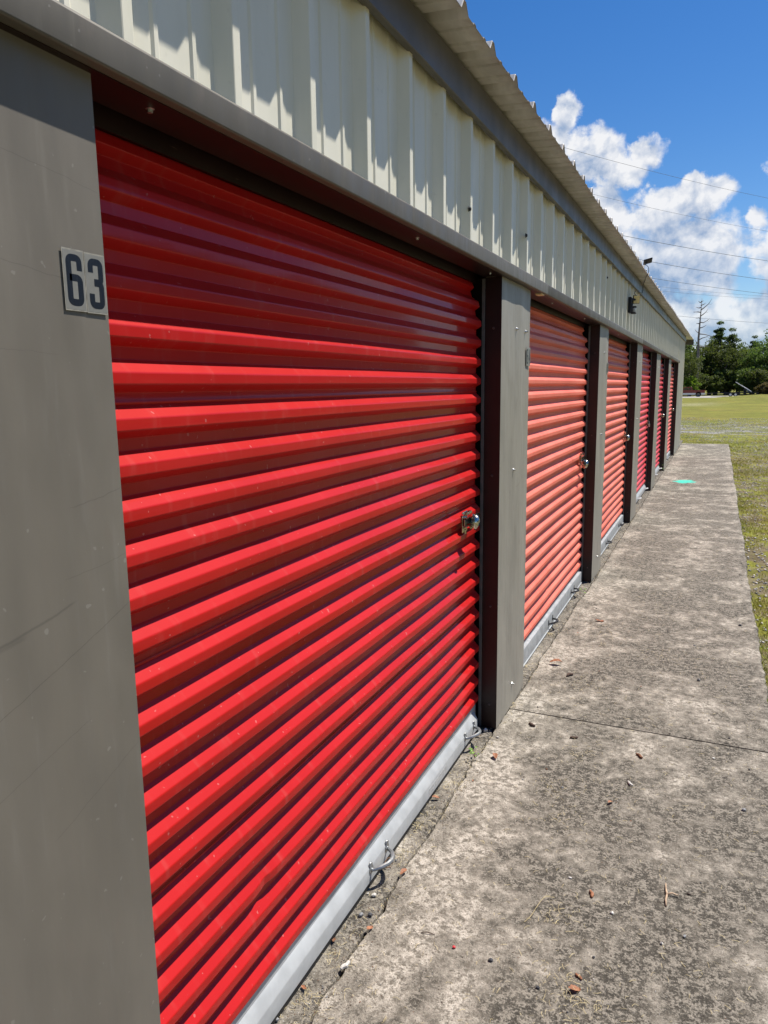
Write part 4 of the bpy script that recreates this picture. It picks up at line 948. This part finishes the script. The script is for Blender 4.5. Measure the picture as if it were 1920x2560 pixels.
for k in range(22):
    x = -70+145*k/21+tr_.uniform(-1.5, 1.5)
    if -5 < x < 11: continue
    kd = 'pine' if tr_.random() < .4 else 'oak'
    tree(kd, k, x, tr_.uniform(164, 170), tr_.uniform(.9, 1.2), tr_.uniform(0, 6), "tree of the wood's front row away from the truck", "outer front row trees", "pine_tree" if kd == 'pine' else "broadleaf_tree")
for k in range(26):
    x = -34+70*k/25+tr_.uniform(-.7, .7)
    tree('bush', k, x, tr_.uniform(158, 162), tr_.uniform(.85, 1.25), tr_.uniform(0, 6), "leafy dark shrub of the undergrowth along the edge of the wood", "undergrowth shrubs at the wood's edge", "shrub", "shrub")
tree('oak', 1, -4.4, 151.5, .80, 2.2, "shorter leafy tree hiding the foot of the dead snag, behind the pickup", None, 'broadleaf_tree')
tree('bright', 0, -4.0, 148.6, .8, 0, "bright yellow green shrub above the red pickup's cab", None, "shrub", "shrub")
tree('rust', 0, 8.4, 154, .85, 0, "rust brown dying shrub near the right edge, behind the field", None, "shrub", "shrub"); tree('rust', 0, 10.0, 154, .95, 2, "rust brown shrub at the far right beyond the first dying one", None, "shrub", "shrub")
# unseen trees added on the open side so the glossy door paint mirrors something dark
for k in range(30):
    yy_ = -12+3.3*k; tree('oak' if k % 3 else 'pine', k, 30+6*math.sin(k*2.1)+max(0, yy_-40)*.25, yy_, 1.05, k*1.7, "unseen tree added right of the yard for the door paint to reflect", "unseen trees added for the door reflections")
# dead snag
def snag():
    Yd = 158; s = Yd/105; tx = -2.2*s; z0 = float(terrain_z(tx, Yd)); ztop = 1.6+(12.38-1.6)*s
    root = empty("dead_tree", (tx, Yd, z0), "tall bare dead tree rising above the wood with broken side limbs", "tree")
    mb = MB(); hh = ztop-z0; mb.tube([(0, 0, -.3), (.05, 0, hh*.3), (-.1, 0, hh*.6), (.05, 0, hh*.85), (.14, 0, hh)], [.34, .27, .19, .09, .02], 8); r_ = random.Random(5)
    mb.build("trunk", M_DEAD, root, smooth=True)
    spec = [(.58, 1, 1.6, .3), (.64, 1, 2.1, .15), (.66, -1, 1.0, .3), (.70, 1, 1.5, .5), (.74, -1, 1.1, .4), (.76, 1, 2.5, .2), (.80, -1, 1.2, .5), (.82, 1, 1.9, .6), (.86, -1, 1.0, .1), (.88, 1, 1.6, .9), (.91, -1, 1.3, .3), (.93, 1, 1.5, .6), (.96, -1, .6, .6), (.97, 1, .5, .5), (.55, -1, 1.2, .5), (.5, 1, 1.4, .6)]
    for u, sg, ln, rs in spec:
        a = r_.uniform(-.7, .7); b0 = Vector((0, 0, hh*u)); d = Vector((sg*math.cos(a), math.sin(a), 0))
        ln *= r_.uniform(.6, 1.35); rs += r_.uniform(-.45, .35); k1 = r_.uniform(-.15, .15)
        pth = [b0, b0+d*ln*.35+Vector((0, 0, ln*(rs*.10+k1))), b0+d*ln*.7+Vector((0, 0, ln*(rs*.45+k1*.4))), b0+d*ln+Vector((0, 0, ln*rs*.95))]
        bm_ = MB().tube(pth, [.11, .085, .055, .02], 5)
        if ln > 1.2: bm_.tube([pth[2], pth[2]+d*ln*.2+Vector((0, .2, -ln*.05)), pth[2]+d*ln*.38+Vector((0, .3, ln*.02))], [.03, .02, .01], 4)
        bm_.build("limb", M_DEAD, root, smooth=True)
snag()

# ------------------------------------------------------------------ pickup truck
M_RED = simple("dark_red_car_paint", (.17, .006, .010), .3, 0, .08, 3, .5, 0, .5); M_SIL = simple("silver_lower_paint", (.62, .60, .58), .35, .2); M_GLASS = simple("tinted_glass", (.012, .014, .016), .06, 0, .1, 5, .8); M_TYRE = simple("tyre_rubber", (.018, .018, .018), .8); M_RIM = simple("alloy", (.55, .55, .55), .3, .9); M_LAMP = simple("tail_lamp", (.35, .01, .01), .25)
def truck(x1, y, z0):
    t = empty("pickup_truck", (x1-2.6, y, z0), "dark red pickup with silver lower body parked on the road, bed toward the right", "pickup truck")
    W2 = .95
    def side(prof, y0=-W2, y1=W2):
        n = len(prof); mb = MB(); vs = [(a, y0, b) for a, b in prof]+[(a, y1, b) for a, b in prof]
        return mb.add(vs, [tuple(range(n)), tuple(range(n, 2*n))[::-1]]+[(i, (i+1) % n, n+(i+1) % n, n+i) for i in range(n)])
    # local x: bed rear at +2.6, nose at -2.75; z from ground
    side([(2.6, .66), (2.6, 1.12), (2.58, 1.15), (.62, 1.17), (-1.45, 1.14), (-2.62, 1.02), (-2.75, .9), (-2.78, .66)]).build("body", M_RED, t, bevel=.03)
    side([(2.62, .40), (2.62, .655), (-2.8, .655), (-2.8, .36)], -W2-.012, W2+.012).build("lower_body", M_SIL, t, bevel=.02)
    side([(.60, 1.16), (.48, 1.62), (.36, 1.70), (-.62, 1.72), (-.80, 1.66), (-1.50, 1.14)], -.80, .80).build("cab", M_RED, t, bevel=.03)
    for s in (-1, 1):
        side([(.38, 1.22), (.32, 1.58), (-.08, 1.60), (-.08, 1.22)], s*.812-.006, s*.812+.006).build("side_window", M_GLASS, t)
        side([(-.16, 1.22), (-.16, 1.60), (-.62, 1.60), (-1.20, 1.22)], s*.812-.006, s*.812+.006).build("side_window", M_GLASS, t)
    MB().add([(.604, -.68, 1.22), (.604, .68, 1.22), (.505, .66, 1.58), (.505, -.66, 1.58)], [(0, 1, 2, 3)]).build("rear_window", M_GLASS, t)
    MB().box((.68, -.80, 1.12), (2.52, .80, 1.176)).build("bed_opening", M_GAP, t)
    MB().box((2.6, -.9, .46), (2.78, .9, .60)).build("rear_bumper", M_RIM, t, bevel=.02)
    for s in (-1, 1): MB().box((2.59, s*.86-.07, .8), (2.625, s*.86+.07, 1.08)).build("tail_light", M_LAMP, t, bevel=.01)
    for wx in (1.60, -1.85):
        for s in (-1, 1):
            MB().lathe([(.46, -.02), (.46, .012), (.40, .014)], (wx, s*(W2+.004), .42), 'y', 24).build("wheel_arch", M_GAP, t)
            wh = MB().lathe([(.22, -.12), (.33, -.12), (.36, -.08), (.36, .08), (.33, .12), (.22, .12)], (wx, s*(W2-.08), .36), 'y', 24).build("wheel", M_TYRE, t, angle=rad(40))
            MB().lathe([(.0, .11), (.06, .125), (.08, .10), (.17, .11), (.215, .13), (.22, .02)], (wx, s*(W2-.08)+(0 if s > 0 else 0), .36), 'y', 12).build("rim", M_RIM, wh) if s > 0 else MB().lathe([(.0, -.11), (.06, -.125), (.08, -.10), (.17, -.11), (.215, -.13), (.22, -.02)], (wx, s*(W2-.08), .36), 'y', 12).build("rim", M_RIM, wh)
    t.scale = (1, 1, 1)
ty = 143.0; tz = float(terrain_z(-3, ty))+.02
truck(-1.5, ty, tz)
def trailer():
    t = empty("flatbed_trailer", (2.8, ty, tz), "long low black flatbed trailer hitched behind the red pickup", "trailer")
    MB().box((-3.0, -1.05, .55), (4.2, 1.05, .68)).build("deck", M_BLK, t, bevel=.01); MB().box((-3.0, -1.08, .68), (4.2, -1.02, .74)).build("side_rail", M_BLK, t); MB().box((-3.0, 1.02, .68), (4.2, 1.08, .74)).build("side_rail", M_BLK, t)
    MB().tube([(-4.15, 0, .5), (-3.0, .5, .58)], .06, 6).tube([(-4.15, 0, .5), (-3.0, -.5, .58)], .06, 6).build("drawbar", M_BLK, t)
    MB().box((-1.1, -1.07, .36), (1.35, 1.07, .55)).build("frame", M_BLK, t)
    for wx in (-.15, .65):
        for s in (-1, 1):
            wh = MB().lathe([(.18, -.1), (.31, -.1), (.34, -.07), (.34, .07), (.31, .1), (.18, .1)], (wx, s*1.16, .34), 'y', 20).build("wheel", M_TYRE, t, angle=rad(40))
            MB().lathe([(.0, .105), (.20, .11), (.21, .0)] if s > 0 else [(.0, -.105), (.20, -.11), (.21, .0)], (wx, s*1.16, .34), 'y', 12).build("rim", M_SIL, wh)
    for x in (3.3, 4.0): MB().box((x-.04, -1.0, .1), (x+.04, -.92, .55)).build("leg", M_BLK, t)
trailer()
mp_ = empty("boom_mast", (5.2, ty, tz+.74), "slanted silver boom with props standing at the rear of the flatbed trailer", "boom")
MB().tube([(-1.85, 0, 1.75), (.0, 0, .55), (.62, 0, .10)], [.05, .08, .08], 8).build("boom", M_SIL, mp_); MB().tube([(-.1, 0, .62), (.25, 0, .0)], .045, 6).build("prop", M_SIL, mp_); MB().tube([(.1, 0, .5), (.75, 0, .0)], .045, 6).build("prop", M_SIL, mp_); MB().box((-.55, -.3, .0), (-.05, .3, .55)).build("winch", M_BLK, mp_, bevel=.03)
# white lamp globe glinting above the cab in the yard behind
# ------------------------------------------------------------------ power lines
WR = [((-4.53,28.489),(2.369,39.787),10,.006,"topmost thin overhead wire crossing the blue sky"), ((-4.527,35.817),(2.803,48.191),10,.006,"second highest thin overhead wire passing in front of the cumulus"),
      ((-5.86,56.628),(3.987,73.707),12,.017,"uppermost of the thick overhead wires, starting at the roof edge"), ((-5.016,69.433),(4.679,87.126),12,.019,"thick overhead wire level with the roof's solar panel"),
      ((-5.531,80.379),(5.372,100.559),12,.019,"thick overhead wire below the solar panel"), ((-5.248,87.624),(5.513,103.297),12,.010,"upper wire of the close faint pair above the dead tree"),
      ((-5.485,91.311),(5.688,106.69),12,.010,"lower wire of the close faint pair above the dead tree"), ((-5.038,126.14),(7.86,148.787),12,.022,"lowest overhead wire, crossing the dead tree's trunk")]
M_WIRE = simple("power_cable", (.11, .12, .14), .6)
for a, b, H, r, lb_ in WR:
    A = Vector((a[0], a[1], H)); Bv = Vector((b[0], b[1], H)); d = Bv-A; pts = []
    for k in range(25):
        u = -1.6+4.2*k/24; p = A+d*u; p.z = H + .35*((u-.5)**2-.25)*.8; pts.append(p)
    cable("power_line", pts, r, M_WIRE, lb_, "power line", "overhead power lines")
